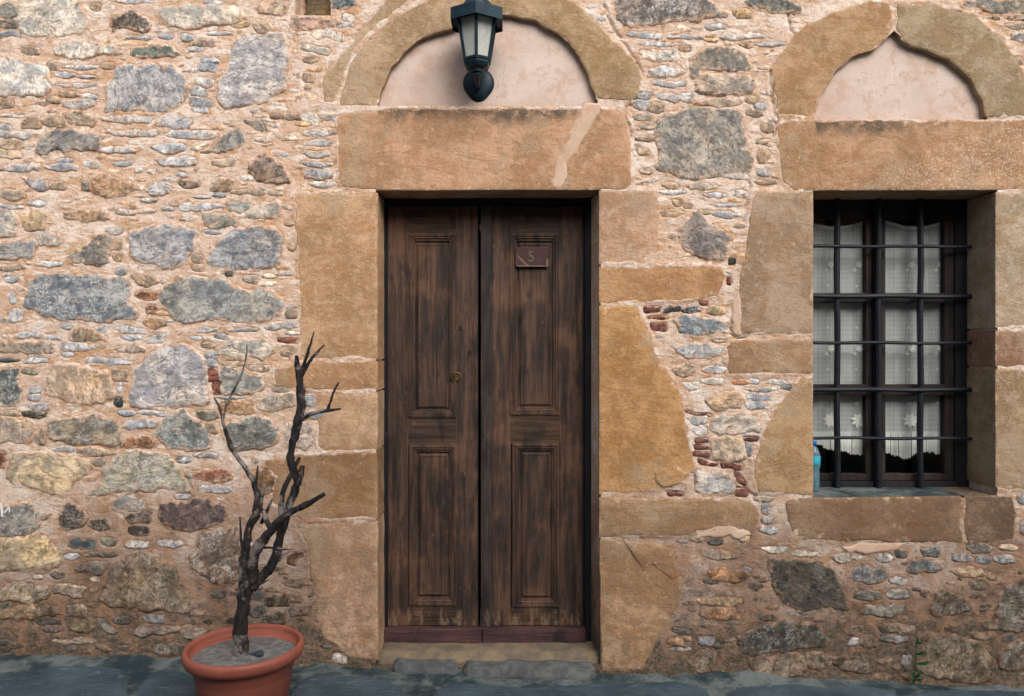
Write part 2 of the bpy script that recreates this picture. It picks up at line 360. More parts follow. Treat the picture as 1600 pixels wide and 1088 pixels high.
M['pot'] = mat_simple('terracotta_plastic', '884b3d', '965646', 6, 0.5, 0.0008)
M['soil'] = mat_simple('dry_grey_soil', '56585a', '7d7d7b', 28, 0.95, 0.010)
M['bark'] = mat_bark(); M['paving'] = mat_paving(); M['cement'] = mat_cement(); M['glass'] = mat_glass(); M['lace'] = mat_lace()
M['motif'] = mat_simple('lace_thread', 'e6e4de', 'efede8', 60, 0.9, 0.001)
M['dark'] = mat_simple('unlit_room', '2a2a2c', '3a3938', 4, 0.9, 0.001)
M['brass'] = mat_simple('old_brass', '4a3a22', '6a5530', 40, 0.45, 0.001, 0.8)
M['plate'] = mat_simple('maroon_enamel', '3a2222', '482a28', 40, 0.4, 0.0008)
M['bare'] = mat_simple('bare_plate_metal', '6a5850', '85715f', 60, 0.6, 0.001)
M['digit'] = mat_simple('raised_digit', '4a4a46', '6d6252', 80, 0.5, 0.0005)
M['leaf'] = mat_simple('weed_leaf', '1d3a26', '2f5a34', 40, 0.5, 0.0006)
M['house'] = mat_simple('opposite_plaster', '8f7d6a', 'a8937c', 2, 0.9, 0.004)
M['tile'] = mat_simple('roof_tile', '8a5038', 'a5684a', 8, 0.85, 0.004)
M['shut'] = mat_simple('shutter_paint', '2c3f42', '3a5054', 12, 0.6, 0.001)
M['stepstone'] = mat_simple('worn_step_stone', '5f584e', '86765f', 9, 0.9, 0.008)
M['kerb'] = mat_simple('blue_grey_stone', '4a4f50', '6c6f6e', 14, 0.95, 0.012)

# ------------------------------------------------------------------ stones of the wall, traced from the photograph (photo pixels on the wall plane)
PAL = {'W': ('c9c1b8', .3), 'S': ('b6b5b7', .2), 'G': ('98989b', .6), 'D': ('55564f', .3), 'B': ('a48c74', .2), 'T': ('b39e87', .4), 'Y': ('c4a57c', .2), 'R': ('7d4a3e', .1)}
STONES = []           # (kind, hex, lichen, polygon)
reg = [0, 0, 1]
def REG(ox, oy, s): reg[:] = [ox, oy, s]
def sp(hexc, *q, l=None):
    key = hexc; lich = 0.45
    if hexc in PAL: hexc, lich = PAL[hexc]
    if l is not None: lich = l
    pts = [(reg[0] + q[i]/reg[2], reg[1] + q[i+1]/reg[2]) for i in range(0, len(q), 2)]
    STONES.append(('brick' if key == 'R' else 'stone', hexc, lich, pts))
def bars(hexc, *rects, l=None):
    """thin flat stones given by their extents"""
    for x0, y0, x1, y1 in rects:
        w, h = x1-x0, y1-y0; r = random.random
        if hexc == 'R':
            q = (x0, y0 + h*.12*r(), x1, y0 + h*.2*r(), x1 - w*.05*r(), y1, x0 + w*.05*r(), y1 - h*.1*r())
        else:
            q = (x0 + w*.04*r(), y0 + h*(.08+.25*r()), x0 + w*(.25+.15*r()), y0 + h*.08*r(), x0 + w*(.6+.15*r()), y0 + h*.15*r(), x1 - w*.05*r(), y0 + h*(.05+.3*r()),
                 x1, y1 - h*(.1+.4*r()), x1 - w*(.04+.10*r()), y1 - h*.12*r(), x0 + w*(.5+.2*r()), y1, x0 + w*(.15+.1*r()), y1 - h*.15*r(), x0, y1 - h*(.2+.3*r()))
        sp(hexc, *q, l=l)

REG(0, 0, 3.627)
sp('7b7d74', 0,20,60,15,105,45,105,85,60,98,-40,98,-40,20); sp('8f7d6c', -40,112,60,110,110,125,110,160,40,165,-40,160); sp('8d8f95', -40,180,50,175,120,195,125,215,60,212,-40,210)
sp('c6bdb0', 105,40,150,0,200,-30,450,-30,465,60,500,100,495,170,440,205,180,210,110,195)
sp('5b5048', 635,180,640,125,690,90,740,55,800,70,845,130,850,180,790,188,740,160,700,160,655,195)
sp('beb6ae', 310,275,360,240,560,235,640,260,690,275,680,310,560,320,470,330,380,335,330,310)
sp('6f7a72', 735,260,800,255,840,260,900,265,960,255,1008,285,1000,318,900,322,740,318, l=.1)
sp('cbc5bd', -40,330,60,320,200,365,265,380,285,420,290,530,200,540,-40,545)
bars('S', (350,365,550,395), (310,410,430,440), (440,430,540,447), (315,470,540,500), (455,530,550,560), (350,565,540,615), (875,650,1080,730), (605,735,900,780), (950,745,1088,790), (-20,745,60,780), (65,745,175,785), (555,835,790,870), (855,815,1045,865), (880,890,1088,940), (-20,925,230,975), (258,930,440,970), (330,898,410,922), (-20,650,130,668), (-20,705,60,735), (640,915,740,940), (1010,980,1050,1000), (610,-8,870,20), (720,200,860,225), (900,195,980,220), (1030,200,1088,230))
bars('B', (330,520,450,550), (130,665,225,730), (0,570,75,610), (120,265,220,310), (225,665,380,720), (515,20,570,60), (270,345,325,400), (570,360,650,395), (270,550,340,580)); bars('T', (-20,795,140,850), (0,855,120,900))
sp('a6a4a5', 605,490,640,430,680,385,760,375,860,365,990,385,1040,430,1062,500,1050,570,1000,610,900,640,700,635,590,640,605,570, l=1)
sp('9c8a76', 365,650,430,628,490,635,540,680,520,720,450,705,380,680); sp('S', 560,670,650,655,850,660,858,700,780,712,600,690)
sp('85827f', 205,830,240,790,280,740,400,730,480,760,600,755,560,855,440,860,330,850,260,885,210,870)
REG(280, 0, 3.627)
sp('c9bcaa', -120,60,-20,20,120,30,300,30,375,70,370,105,280,140,60,165,-60,150)
bars('S', (135,5,250,35), (855,122,985,158), (165,180,300,205), (55,265,130,295), (130,330,225,360), (105,360,215,410), (70,605,160,640), (805,650,985,692), (-20,740,220,785), (-20,820,30,850), (-20,890,90,940), (-20,985,40,1005))
sp('b39c86', 450,40,500,5,620,10,610,60,560,85,450,80); sp('5f6b6a', 868,-20,985,-20,990,35,930,60,870,55)
sp('b29281', 640,90,720,95,920,103,915,130,860,170,640,175,630,130, l=.1)
sp('W', 650,180,800,168,930,190,925,235,820,220,660,200); sp('W', 680,255,740,250,860,280,840,315,700,290)
bars('T', (420,105,530,190), (190,900,310,940)); bars('Y', (290,110,400,150), (660,690,740,718)); bars('G', (15,200,60,235), (60,495,155,545), (65,550,185,605), (725,792,860,832), (690,915,865,945), (712,960,875,1015))
bars('B', (80,230,200,265), (700,325,780,355), (700,415,765,465), (580,640,685,675), (520,650,570,672), (10,1020,110,1060)); bars('W', (90,440,190,490), (705,855,860,892), (740,1030,880,1060), (925,80,985,120))
sp('b1abaa', 285,290,370,190,470,200,580,185,612,210,625,330,600,500,540,540,500,575,380,600,260,620,225,570,215,470,280,400, l=.5)
sp('8a8072', 375,680,460,678,515,690,512,742,440,728,375,705); sp('dccfc4', 690,640,760,650,800,690,765,718,695,685)
sp('S', 700,750,770,730,870,720,890,750,800,775,710,778)
sp('8f8d8a', 125,865,160,840,215,790,340,722,372,715,368,810,330,840,200,855,130,873, l=.1); sp('S', -20,690,75,675,70,700,40,735,-20,735)
sp('8a7360', 395,970,430,900,480,865,530,910,580,930,630,1000,625,1040,500,1035,440,1010); sp('9a8068', 170,1060,220,1015,290,1008,320,1030,300,1080,200,1088)
REG(0, 280, 3.627)
sp('9a989a', 110,-10,175,0,260,0,275,55,230,65,190,40); sp('a67f58', 510,60,520,10,600,-20,640,0,760,20,780,60,700,90,600,95,540,80)
bars('6b6258', (465,20,505,65), (1020,10,1060,40)); bars('a9a6a6', (830,20,960,90)); bars('S', (-20,145,130,168), (155,125,250,155), (660,170,765,203), (600,280,685,312), (920,160,975,178), (1020,140,1088,178), (800,108,880,130), (205,465,350,495), (30,553,95,582), (60,650,90,700), (45,740,130,810), (350,825,395,850), (540,838,600,868), (355,985,410,1005), (680,880,800,910))
sp('bdb2a6', -40,170,70,165,100,250,90,330,-40,345); bars('a88a6c', (360,170,620,240)); bars('Y', (130,180,260,290)); bars('T', (-20,485,140,520), (645,945,830,990), (0,60,140,120)); bars('G', (655,515,705,542)); bars('B', (640,345,685,400), (640,425,690,460), (280,20,370,60))
sp('a3a09d', -40,370,90,345,205,340,200,430,150,452,-40,455); sp('c9b6a4', 210,320,260,290,330,300,350,350,320,380,220,370)
sp('7d756a', 390,430,480,370,545,310,590,310,640,360,610,450,580,490,420,485)
sp('9c9ba0', 725,320,760,290,930,260,1020,270,1100,285,1110,350,1070,430,1040,480,940,505,800,470,740,445, l=.9)
sp('858b90', 140,700,165,640,150,560,240,535,520,540,700,560,740,600,735,680,780,750,760,795,600,808,330,800,200,750,150,730, l=1)
sp('B', 735,545,830,540,905,575,830,605,780,590); bars('8a5f42', (765,640,890,685), (830,715,890,765)); bars('9a7a58', (815,790,930,845))
sp('93938f', 900,660,950,590,1015,560,1105,555,1255,565,1415,630,1485,615,1585,660,1600,720,1565,780,1465,830,1345,800,1195,790,1080,812,1010,810,950,750, l=.5)
sp('S', 10,885,160,860,330,880,345,915,200,905,30,905); sp('a0917e', -40,920,100,905,305,920,295,985,200,990,-40,985); sp('90785f', 395,890,420,840,480,840,590,890,585,920,480,915,400,920)
sp('S', 345,930,420,925,580,940,560,970,400,978,350,975); sp('S', 640,850,740,840,830,850,830,885,700,880); sp('S', 835,910,890,880,935,885,920,930,840,935); bars('D', (-20,1015,105,1035)); sp('S', 125,1040,180,1015,270,1015,265,1045,130,1052); sp('S', 485,1020,600,1005,740,1035,750,1058,600,1055,500,1045)
REG(280, 280, 3.627)
sp('S', 10,160,130,140,260,150,260,168,120,178,20,178); sp('8f918b', 265,135,340,122,415,130,410,160,350,180,280,178); sp('a39a8b', 118,180,200,195,325,208,325,250,310,278,150,275, l=.1)
sp('b0a597', 360,180,470,150,550,120,580,140,570,200,540,228,400,225); bars('S', (150,290,240,312), (80,95,170,110), (200,80,260,100), (65,890,120,912)); bars('T', (300,60,490,90), (510,75,580,95), (360,550,450,590)); bars('W', (545,520,630,545), (475,540,540,560), (610,865,680,882)); bars('D', (265,530,300,550)); bars('B', (75,430,130,470), (70,485,135,520), (605,735,660,790), (600,240,645,262), (620,370,655,400)); bars('G', (205,880,278,908)); bars('R', (565,900,668,930))
sp('8e9096', 158,460,170,410,240,340,300,300,420,272,560,280,588,310,575,400,575,480,540,505,400,510,220,512,170,490, l=.6)
sp('S', 490,845,530,810,640,808,678,820,670,848,560,855); sp('S', 280,845,330,840,460,850,430,868,290,868); sp('S', 90,870,150,840,230,855,200,870)
sp('c0b5a6', 218,985,275,895,400,900,540,920,545,990,500,1020,330,1015,230,1005); bars('B', (570,955,650,1000), (130,925,200,955))
REG(0, 0, 1)
sp('b5b0b2', 203,634,205,605,211,578,232,555,262,540,292,537,313,552,322,575,325,600,328,620,322,634,300,632,270,637,232,637, l=.3)
REG(0, 560, 3.627)
sp('6a6f6b', -40,50,60,65,110,80,120,180,125,240,70,270,-40,270, l=.8); sp('ccae90', 250,170,300,70,340,25,480,50,590,60,630,130,655,210,620,245,450,258,380,245,290,215)
bars('7a7462', (125,58,215,92)); bars('B', (630,65,725,130), (200,410,265,490)); bars('3a3f40', (650,225,690,272)); bars('S', (665,145,690,195), (168,165,228,193), (160,208,220,240), (160,250,285,290), (670,295,760,325), (775,295,940,330), (300,500,425,530), (700,1035,840,1075), (890,1025,1035,1070)); bars('4a4a42', (130,295,260,335)); bars('T', (-20,300,120,330), (430,505,650,550))
sp('b5a08a', -40,330,180,350,200,400,190,460,100,480,-40,470); sp('8f8474', 270,430,285,340,480,335,660,330,680,420,678,485,500,488,300,470, l=.7); sp('S', 705,360,820,335,905,335,885,390,800,402,705,398)
sp('94694a', 690,480,740,450,830,430,890,480,850,515,700,500); sp('c9b18b', 45,680,60,600,80,525,200,540,330,540,420,555,510,575,520,620,450,690,400,750,330,768,200,740,70,715)
sp('aca48f', 475,770,580,700,590,630,690,540,760,520,930,530,990,600,1050,680,1085,730,1080,775,960,750,820,745,640,770,520,800, l=1)
sp('a29b96', 615,855,680,785,760,780,830,830,820,865,700,865); sp('4f4a43', 340,960,335,900,380,820,450,825,490,890,490,950,400,975, l=.5); sp('5f5346', 495,950,520,910,600,910,625,970,560,975)
bars('54443a', (715,870,850,935)); bars('3a3633', (728,948,845,1000)); sp('86837d', -40,860,60,830,160,820,200,860,310,870,260,920,200,970,150,1005,60,1010,-40,1010, l=.8)
sp('56656a', 385,1020,540,1022,542,1085,388,1082, l=.1); bars('7a7a70', (570,1020,655,1060)); bars('R', (-20,530,25,620)); bars('9a8878', (530,570,600,610), (1000,565,1075,590))
REG(0, 0, 1)
sp('7f8480', 238,676,259,656,284,641,300,651,318,668,332,685,332,701,300,706,265,702, l=.7); sp('6f5c5a', 247,800,252,782,280,786,318,778,350,790,354,805,345,817,300,828,270,826,252,815, l=.1)
REG(280, 540, 3.4)
bars('R', (145,120,215,190), (175,195,230,260)); bars('G', (135,30,200,70), (670,265,720,320)); bars('S', (145,75,190,110), (180,265,350,285), (675,345,770,390), (75,570,210,600), (-20,598,60,620), (100,740,275,785), (-20,790,60,815))
sp('8a8e8c', 210,110,330,135,410,155,462,172,445,240,380,255,230,265,220,190, l=.1); bars('T', (210,80,350,115), (360,105,480,140), (495,215,590,248)); sp('b09f89', 410,320,450,280,560,255,620,260,620,320,500,345,420,345)
bars('a07a52', (210,290,400,360)); bars('7a7564', (95,345,210,395)); sp('7f8078', 255,430,300,400,380,365,480,385,525,450,520,520,440,555,330,555,260,540, l=.5)
sp('b8a89e', 555,470,580,410,640,400,710,420,715,500,680,545,590,540,560,520); bars('B', (140,415,210,465)); bars('a86a4a', (70,655,285,725)); bars('7c7868', (-20,690,75,775)); sp('7a5c3c', 410,680,470,655,520,690,510,760,450,790,415,760)
REG(280, 800, 3.778)
sp('8a7564', 50,270,130,130,230,110,340,80,365,200,355,330,340,420,230,430,130,370,60,320, l=1); bars('5f5340', (510,485,650,560), (500,590,630,660)); bars('D', (420,560,500,620), (195,465,270,500)); sp('6b4a30', 635,300,650,250,720,230,740,250,690,280,680,310, l=.1); bars('b09a86', (10,675,150,750)); bars('W', (910,840,990,890))
REG(0, 800, 3.777)
sp('cfb68b', -40,155,120,150,200,135,280,150,360,230,360,310,260,330,110,345,-40,360); sp('b5a185', -40,440,100,425,300,440,280,520,200,540,-40,520); sp('c7ae93', 315,450,360,425,498,440,490,500,440,510,400,490,330,480)
sp('a28563', -40,600,60,560,180,545,340,550,370,600,300,620,160,620,-40,640); bars('D', (210,625,360,668), (665,625,770,660), (-20,760,50,830), (-20,540,60,600)); bars('a08c78', (395,550,520,615)); sp('7b6c4f', 400,680,470,620,550,595,570,640,560,700,450,715); sp('8a8880', 570,640,610,640,690,700,670,722,620,700, l=.5)
sp('a8988a', 780,720,830,670,960,670,1070,680,1060,710,930,715,820,735); bars('G', (840,605,960,655)); bars('T', (1070,675,1133,745), (310,745,560,785)); sp('8d7b63', 590,510,620,420,660,345,760,250,860,230,960,290,1040,350,1060,420,1133,470,1133,600,980,580,860,590,820,560,640,560, l=.6)
bars('7d7a74', (440,290,630,360)); bars('S', (380,245,465,278)); bars('6a675a', (490,235,690,265)); sp('7a766d', 910,780,1120,775,1122,855,912,850); bars('6d5a58', (250,670,360,710)); bars('b5a595', (200,375,245,398), (540,385,585,415))
REG(980, 0, 3.627)
sp('7d726c', -60,110,-70,40,-70,-30,440,-30,520,50,580,75,540,100,400,120,240,130,100,150,0,155, l=1); sp('6f6f68', 660,10,700,-20,880,-20,1000,50,990,80,900,75,700,55, l=.2); bars('b08a5a', (605,55,700,110))
bars('S', (445,140,560,168), (0,180,200,222), (225,195,425,230), (60,235,290,268), (150,460,325,500), (180,530,300,575), (300,530,372,578), (730,240,900,265), (545,980,690,1018), (725,590,780,620), (740,960,810,1000)); sp('S', 520,215,560,185,720,185,795,215,600,228); sp('W', 70,280,290,280,305,350,200,360,80,330); sp('S', 120,395,200,385,310,390,330,425,290,445,120,440)
bars('B', (295,265,360,290), (640,240,710,268), (120,585,210,640), (680,625,770,660), (670,545,735,585), (50,770,150,798), (60,840,120,880), (200,1040,280,1062), (760,690,820,750), (740,845,800,920), (730,1020,850,1045)); bars('Y', (440,215,510,235)); bars('T', (75,700,165,730), (70,960,140,985), (40,640,130,680), (735,790,800,815), (380,560,640,605)); bars('G', (65,530,130,565), (35,570,120,620))
sp('8f877c', 345,380,370,330,430,270,540,262,680,300,700,390,640,412,420,404,400,450,370,450, l=.1); sp('a39283', 390,470,420,418,640,424,700,414,720,470,700,520,600,540,440,548,390,520, l=.2)
sp('8f887f', 165,700,230,635,400,620,560,600,650,630,665,720,680,820,705,900,690,975,540,1000,300,1025,230,980,150,945,185,880,160,800, l=.1)
REG(1200, 0, 3.627)
sp('7d786f', 1095,20,1200,-10,1560,-10,1560,100,1330,84,1200,60,1100,45); bars('D', (1225,94,1560,118)); bars('8a8f92', (1380,180,1560,240)); bars('T', (1320,130,1560,170)); bars('B', (1390,330,1440,360))
REG(920, 280, 3.628)
bars('S', (400,60,550,88), (650,75,770,105), (670,140,870,158), (695,182,860,220)); bars('W', (810,60,890,100)); bars('B', (430,20,500,55), (480,120,520,150), (540,145,580,165), (805,825,860,855), (810,865,890,895), (700,910,770,925)); bars('T', (550,20,720,60)); sp('B', 410,175,500,172,545,190,500,210,430,208); bars('Y', (620,178,690,200), (675,725,770,765))
sp('8d8078', 505,290,560,225,590,195,640,210,720,270,795,325,805,380,780,430,740,455,600,430,530,400,525,330, l=.3); sp('45453e', 797,447,832,449,830,482,797,480, l=0)
bars('R', (318,720,400,758), (340,775,440,795), (362,820,437,862), (630,695,665,712), (787,560,802,595)); sp('3f4446', 430,735,510,720,520,750,430,763, l=.1); bars('3f4446', (523,728,632,758)); sp('7f8b95', 480,785,560,775,640,790,795,785,785,885,520,885, l=.3)
sp('bdb9b8', 455,960,560,930,690,940,760,955,750,1000,680,1020,560,1010,500,990); sp('b5967a', 480,1075,540,1045,590,1060,590,1100,540,1125,490,1110)
REG(920, 560, 3.628)
bars('S', (650,45,772,85), (910,120,960,142), (890,195,1025,240), (890,250,1010,290), (970,960,1070,990)); sp('W', 520,140,620,140,610,185,570,185); bars('W', (640,110,755,150), (1005,120,1130,150), (890,165,1060,190), (580,335,625,375), (635,335,668,370)); bars('b8805a', (810,125,905,150)); sp('77858a', 1085,170,1110,155,1145,160,1130,180); sp('c9a988', 660,240,720,190,870,190,880,240,840,290,700,290)
sp('R', 552,298,688,318,680,332,560,314); sp('d0cac4', 598,410,635,385,662,400,660,438,605,432); sp('bfb5aa', 690,420,705,310,960,300,970,340,955,425,760,430); bars('R', (608,455,676,480), (600,488,686,515), (600,532,680,560), (758,590,870,628), (885,448,950,470), (835,735,903,778), (453,752,525,780)); sp('R', 622,565,720,590,715,615,625,598); sp('R', 830,650,850,650,890,705,880,718,845,690)
sp('c0aa92', 690,560,690,450,800,445,870,460,890,530,870,570,780,580); bars('G', (875,475,925,545), (980,825,1025,880), (985,905,1035,935)); sp('c5bfba', 598,640,640,625,825,660,825,770,640,775,605,720); bars('T', (940,785,1045,815)); bars('D', (680,1030,752,1055)); bars('Y', (850,1005,910,1040))
REG(0, 0, 1)
sp('51514c', 1197,874,1215,872,1262,878,1300,885,1315,910,1325,948,1318,955,1290,948,1255,955,1225,945,1212,925,1205,900, l=.1); sp('50524d', 1155,1000,1170,985,1210,972,1250,970,1280,978,1290,1000,1285,1012,1250,1015,1220,1018,1180,1025,1160,1020, l=.6); sp('86745e', 1165,1028,1200,1024,1250,1020,1262,1040,1240,1060,1180,1058, l=.5)
REG(920, 780, 3.533)
bars('T', (625,280,820,335)); bars('b07c50', (660,380,880,450)); bars('D', (635,430,720,470), (460,710,560,745), (690,770,735,825)); bars('Y', (600,545,850,590)); bars('a87a50', (620,595,850,670)); bars('c0946c', (440,760,560,815)); bars('G', (610,755,690,805), (840,380,890,410)); bars('7b6c58', (560,840,700,950)); bars('W', (440,818,560,845), (1120,280,1265,318), (950,265,1095,295))
REG(1240, 740, 3.127)
sp('W', 180,395,260,390,345,395,340,415,230,438,195,420); bars('S', (400,390,478,432), (470,505,550,545)); bars('D', (500,380,545,410)); sp('5c6366', 625,370,710,365,715,405,640,400); bars('G', (780,390,870,430), (895,405,965,440), (980,400,1080,440), (455,565,570,612), (430,790,555,830), (530,885,580,960), (1100,95,1200,155), (1105,225,1200,290)); bars('7f7d76', (845,340,970,390)); bars('T', (1005,350,1090,375))
sp('667173', 545,450,580,425,720,430,730,470,690,490,560,490); sp('7b7d80', 265,500,290,470,360,445,465,475,450,510,380,535,290,530, l=.8); bars('6a6c68', (305,575,430,625)); sp('85817a', 325,670,370,640,520,640,560,660,480,700,370,700); sp('c0a27c', 750,470,800,455,880,470,990,480,980,520,900,510,830,515); bars('7a6c5c', (860,525,940,570))
sp('685e50', 670,650,690,590,740,572,800,590,860,640,850,680,760,690,680,690, l=.6); sp('655f52', 985,680,1010,600,1050,530,1126,520,1200,540,1200,690,1060,725,1000,710, l=.6); bars('8a7c6a', (410,730,580,780)); bars('B', (325,785,400,845)); sp('S', 260,845,290,810,320,810,310,840)
sp('786a55', 620,900,640,800,720,765,840,800,940,860,990,930,980,1010,860,1020,700,1000,600,960, l=.6); sp('75695a', 990,860,1126,800,1220,820,1220,960,1010,960, l=.5); bars('7d7060', (930,700,1180,770)); bars('7a6a56', (60,870,180,960), (200,880,400,970))

PATCHES = [   # lime mortar smeared over the stones
    [(905,166),(936,166),(931,195),(906,225),(892,250),(881,294),(861,294),(868,255),(885,225),(898,195)],
    [(1085,824),(1118,819),(1162,827),(1171,835),(1160,840),(1140,839),(1086,840)],
    [(1237,824),(1250,824),(1273,837),(1259,843),(1243,842)], [(1322,851),(1408,846),(1406,860),(1360,866),(1325,862)],
    [(1145,470),(1158,440),(1160,520),(1152,524),(1142,510)],
]
TYMP = [   # recessed half-moons under the arches
    [(588,170),(592,140),(606,108),(628,80),(658,57),(700,38),(745,22),(800,20),(838,28),(866,44),(892,66),(912,92),(928,125),(938,170)],
    [(1264,190),(1280,145),(1300,112),(1330,86),(1368,70),(1397,45),(1412,62),(1445,74),(1484,90),(1520,122),(1540,158),(1545,190)],
]
# dressed blocks: name, colour, soot, crisp polygon, proud (m)
DRESSED = [
    ('arch_stone', 'b29063', 0, [(527,166),(535,135),(548,100),(565,75),(590,45),(620,22),(660,3),(700,-12),(758,-22),(758,22),(740,32),(700,44),(660,62),(630,85),(610,110),(598,135),(590,166)], .012),
    ('arch_stone', 'b08f60', 0, [(760,-22),(820,-20),(870,-10),(895,2),(920,25),(945,50),(965,70),(985,90),(998,105),(1003,125),(998,145),(985,157),(932,156),(930,150),(922,120),(905,90),(885,65),(860,45),(835,32),(800,24),(760,22)], .014),
    ('arch_stone', 'b29468', 0, [(500,165),(503,120),(520,103),(545,68),(580,23),(606,-5),(655,-5),(618,18),(586,44),(561,74),(544,100),(531,135),(523,165)], .004),
    ('lintel', 'bd8f60', 0, [(527,182),(537,174),(600,170),(930,169),(976,173),(985,200),(988,240),(985,288),(975,296),(930,297),(590,298),(535,296),(527,282)], .012),
    ('jamb_block', 'bf9360', 0, [(460,302),(590,301),(590,562),(470,560),(468,450),(462,380)], .010),
    ('jamb_block', 'bb8c59', 0, [(425,577),(470,566),(590,565),(590,610),(500,612),(430,605)], .009), ('jamb_block', 'c29869', 0, [(493,614),(590,613),(590,703),(512,706),(495,700)], .010),
    ('jamb_block', 'a2784a', .2, [(412,722),(470,709),(590,706),(590,811),(470,812),(460,792),(425,790)], .008), ('jamb_block', 'bf966b', 0, [(468,815),(590,814),(591,1032),(545,1028),(503,995),(490,930),(478,860)], .010),
    ('jamb_block', 'bf946a', 0, [(936,298),(1030,296),(1030,360),(1028,395),(1000,412),(936,414)], .010), ('jamb_block', 'b88750', 0, [(936,417),(1125,415),(1135,430),(1125,460),(1080,471),(936,474)], .008),
    ('jamb_block', 'bd8b4c', 0, [(936,477),(995,476),(1010,510),(1035,570),(1060,605),(1070,640),(1078,690),(1085,735),(1065,755),(1030,768),(936,773)], .011), ('jamb_block', 'ab8658', 0, [(936,778),(1040,777),(1175,783),(1186,800),(1184,822),(1090,830),(1080,838),(936,840)], .012),
    ('jamb_block', 'ba8f5e', 0, [(937,843),(1020,845),(1055,860),(1065,905),(1065,940),(1035,990),(1022,1020),(1004,1048),(938,1048)], .009),
    ('jamb_block', 'aa8b64', 0, [(1180,297),(1270,299),(1270,525),(1155,523),(1152,440),(1165,380),(1172,320)], .012), ('jamb_block', 'b0895d', 0, [(1132,541),(1150,532),(1270,530),(1270,586),(1135,586)], .010),
    ('jamb_block', 'b58d59', 0, [(1270,591),(1250,592),(1215,630),(1195,665),(1180,710),(1175,745),(1185,772),(1270,775)], .012),
    ('lintel', 'b5895a', .0, [(1212,197),(1225,189),(1640,187),(1720,187),(1720,297),(1235,298),(1220,285)], .012),
    ('arch_stone', 'b38a58', 0, [(1215,184),(1208,150),(1205,110),(1215,90),(1240,55),(1265,35),(1300,18),(1350,4),(1390,2),(1394,20),(1396,45),(1390,55),(1370,75),(1335,90),(1305,115),(1285,145),(1270,185)], .012),
    ('arch_stone', 'a68d63', .05, [(1397,5),(1450,5),(1520,22),(1560,55),(1590,95),(1620,150),(1628,185),(1541,185),(1536,160),(1516,125),(1480,95),(1440,78),(1410,67),(1398,48)], .016),
    ('jamb_block', 'b0976f', 0, [(1555,300),(1720,300),(1720,513),(1555,512)], .010), ('jamb_block', 'a47b56', .1, [(1555,516),(1720,516),(1720,573),(1555,573)], .008), ('jamb_block', 'ac8d62', .1, [(1555,577),(1720,577),(1720,769),(1570,769),(1555,762)], .010),
    ('sill', '94714e', .35, [(1225,783),(1270,778),(1500,775),(1504,790),(1499,812),(1503,849),(1400,848),(1340,845),(1240,842),(1228,815)], .018),
    ('sill', '86684a', .5, [(1504,775),(1580,774),(1588,800),(1585,845),(1508,850),(1503,812),(1508,790)], .014),
    ('stone_flake', 'b98d5c', 0, [(975,848),(1020,846),(1050,860),(1063,900),(1050,906),(1035,895),(1016,880),(1006,894),(986,868)], .026),
    ('stone_flake', 'bb8c50', 0, [(1022,737),(1035,727),(1050,735),(1060,727),(1076,740),(1062,755),(1036,763),(1023,752)], .026),
]
CRACKS = [[(1233,20),(1236,46),(1243,60),(1226,85),(1206,110),(1204,140),(1212,182),(1208,215)], [(945,8),(957,40),(972,62),(986,84),(999,104),(1004,118)], [(1002,146),(988,160),(974,176),(982,196),(986,215)], [(1172,285),(1168,310),(1160,350)], [(1100,740),(1170,770),(1180,778)]]
OPEN = [(590, 298, 936, 1035), (1270, 299, 1555, 776)]      # door and window openings (photo pixels on the wall face)
NICHE = (459, -60, 518, 25)
X0, X1, Y0, Y1 = -330, 1930, -260, 1100                      # extent of the wall that is built

def resample(poly, step):
    out = []
    for i in range(len(poly)):
        a, b = np.array(poly[i], float), np.array(poly[(i+1) % len(poly)], float)
        n = max(1, int(round(np.linalg.norm(b-a) / step)))
        for k in range(n): out.append(a + (b-a)*k/n)
    return np.array(out)
def chaikin(poly):
    p = np.array(poly, float); q = np.roll(p, -1, 0)
    return np.stack([p*.75 + q*.25, p*.25 + q*.75], 1).reshape(-1, 2)
def sdist(pts, poly):
    """signed distance in pixels, positive inside"""
    a = poly; b = np.roll(poly, -1, 0); ab = b - a; L = (ab**2).sum(1) + 1e-9
    best = np.full(len(pts), 1e9); ins = np.zeros(len(pts), bool)
    for i in range(len(a)):
        ap = pts - a[i]; t = np.clip((ap @ ab[i]) / L[i], 0, 1)
        d = ((ap - t[:, None]*ab[i])**2).sum(1); best = np.minimum(best, d)
        c = (a[i, 1] > pts[:, 1]) != (b[i, 1] > pts[:, 1])
        if c.any():
            xx = a[i, 0] + (pts[:, 1] - a[i, 1]) * ab[i, 0] / (ab[i, 1] if abs(ab[i, 1]) > 1e-9 else 1e-9)
            ins ^= c & (pts[:, 0] < xx)
    return np.where(ins, 1, -1) * np.sqrt(best)
def area(p):
    q = np.roll(p, -1, 0); return abs((p[:, 0]*q[:, 1] - q[:, 0]*p[:, 1]).sum()) / 2

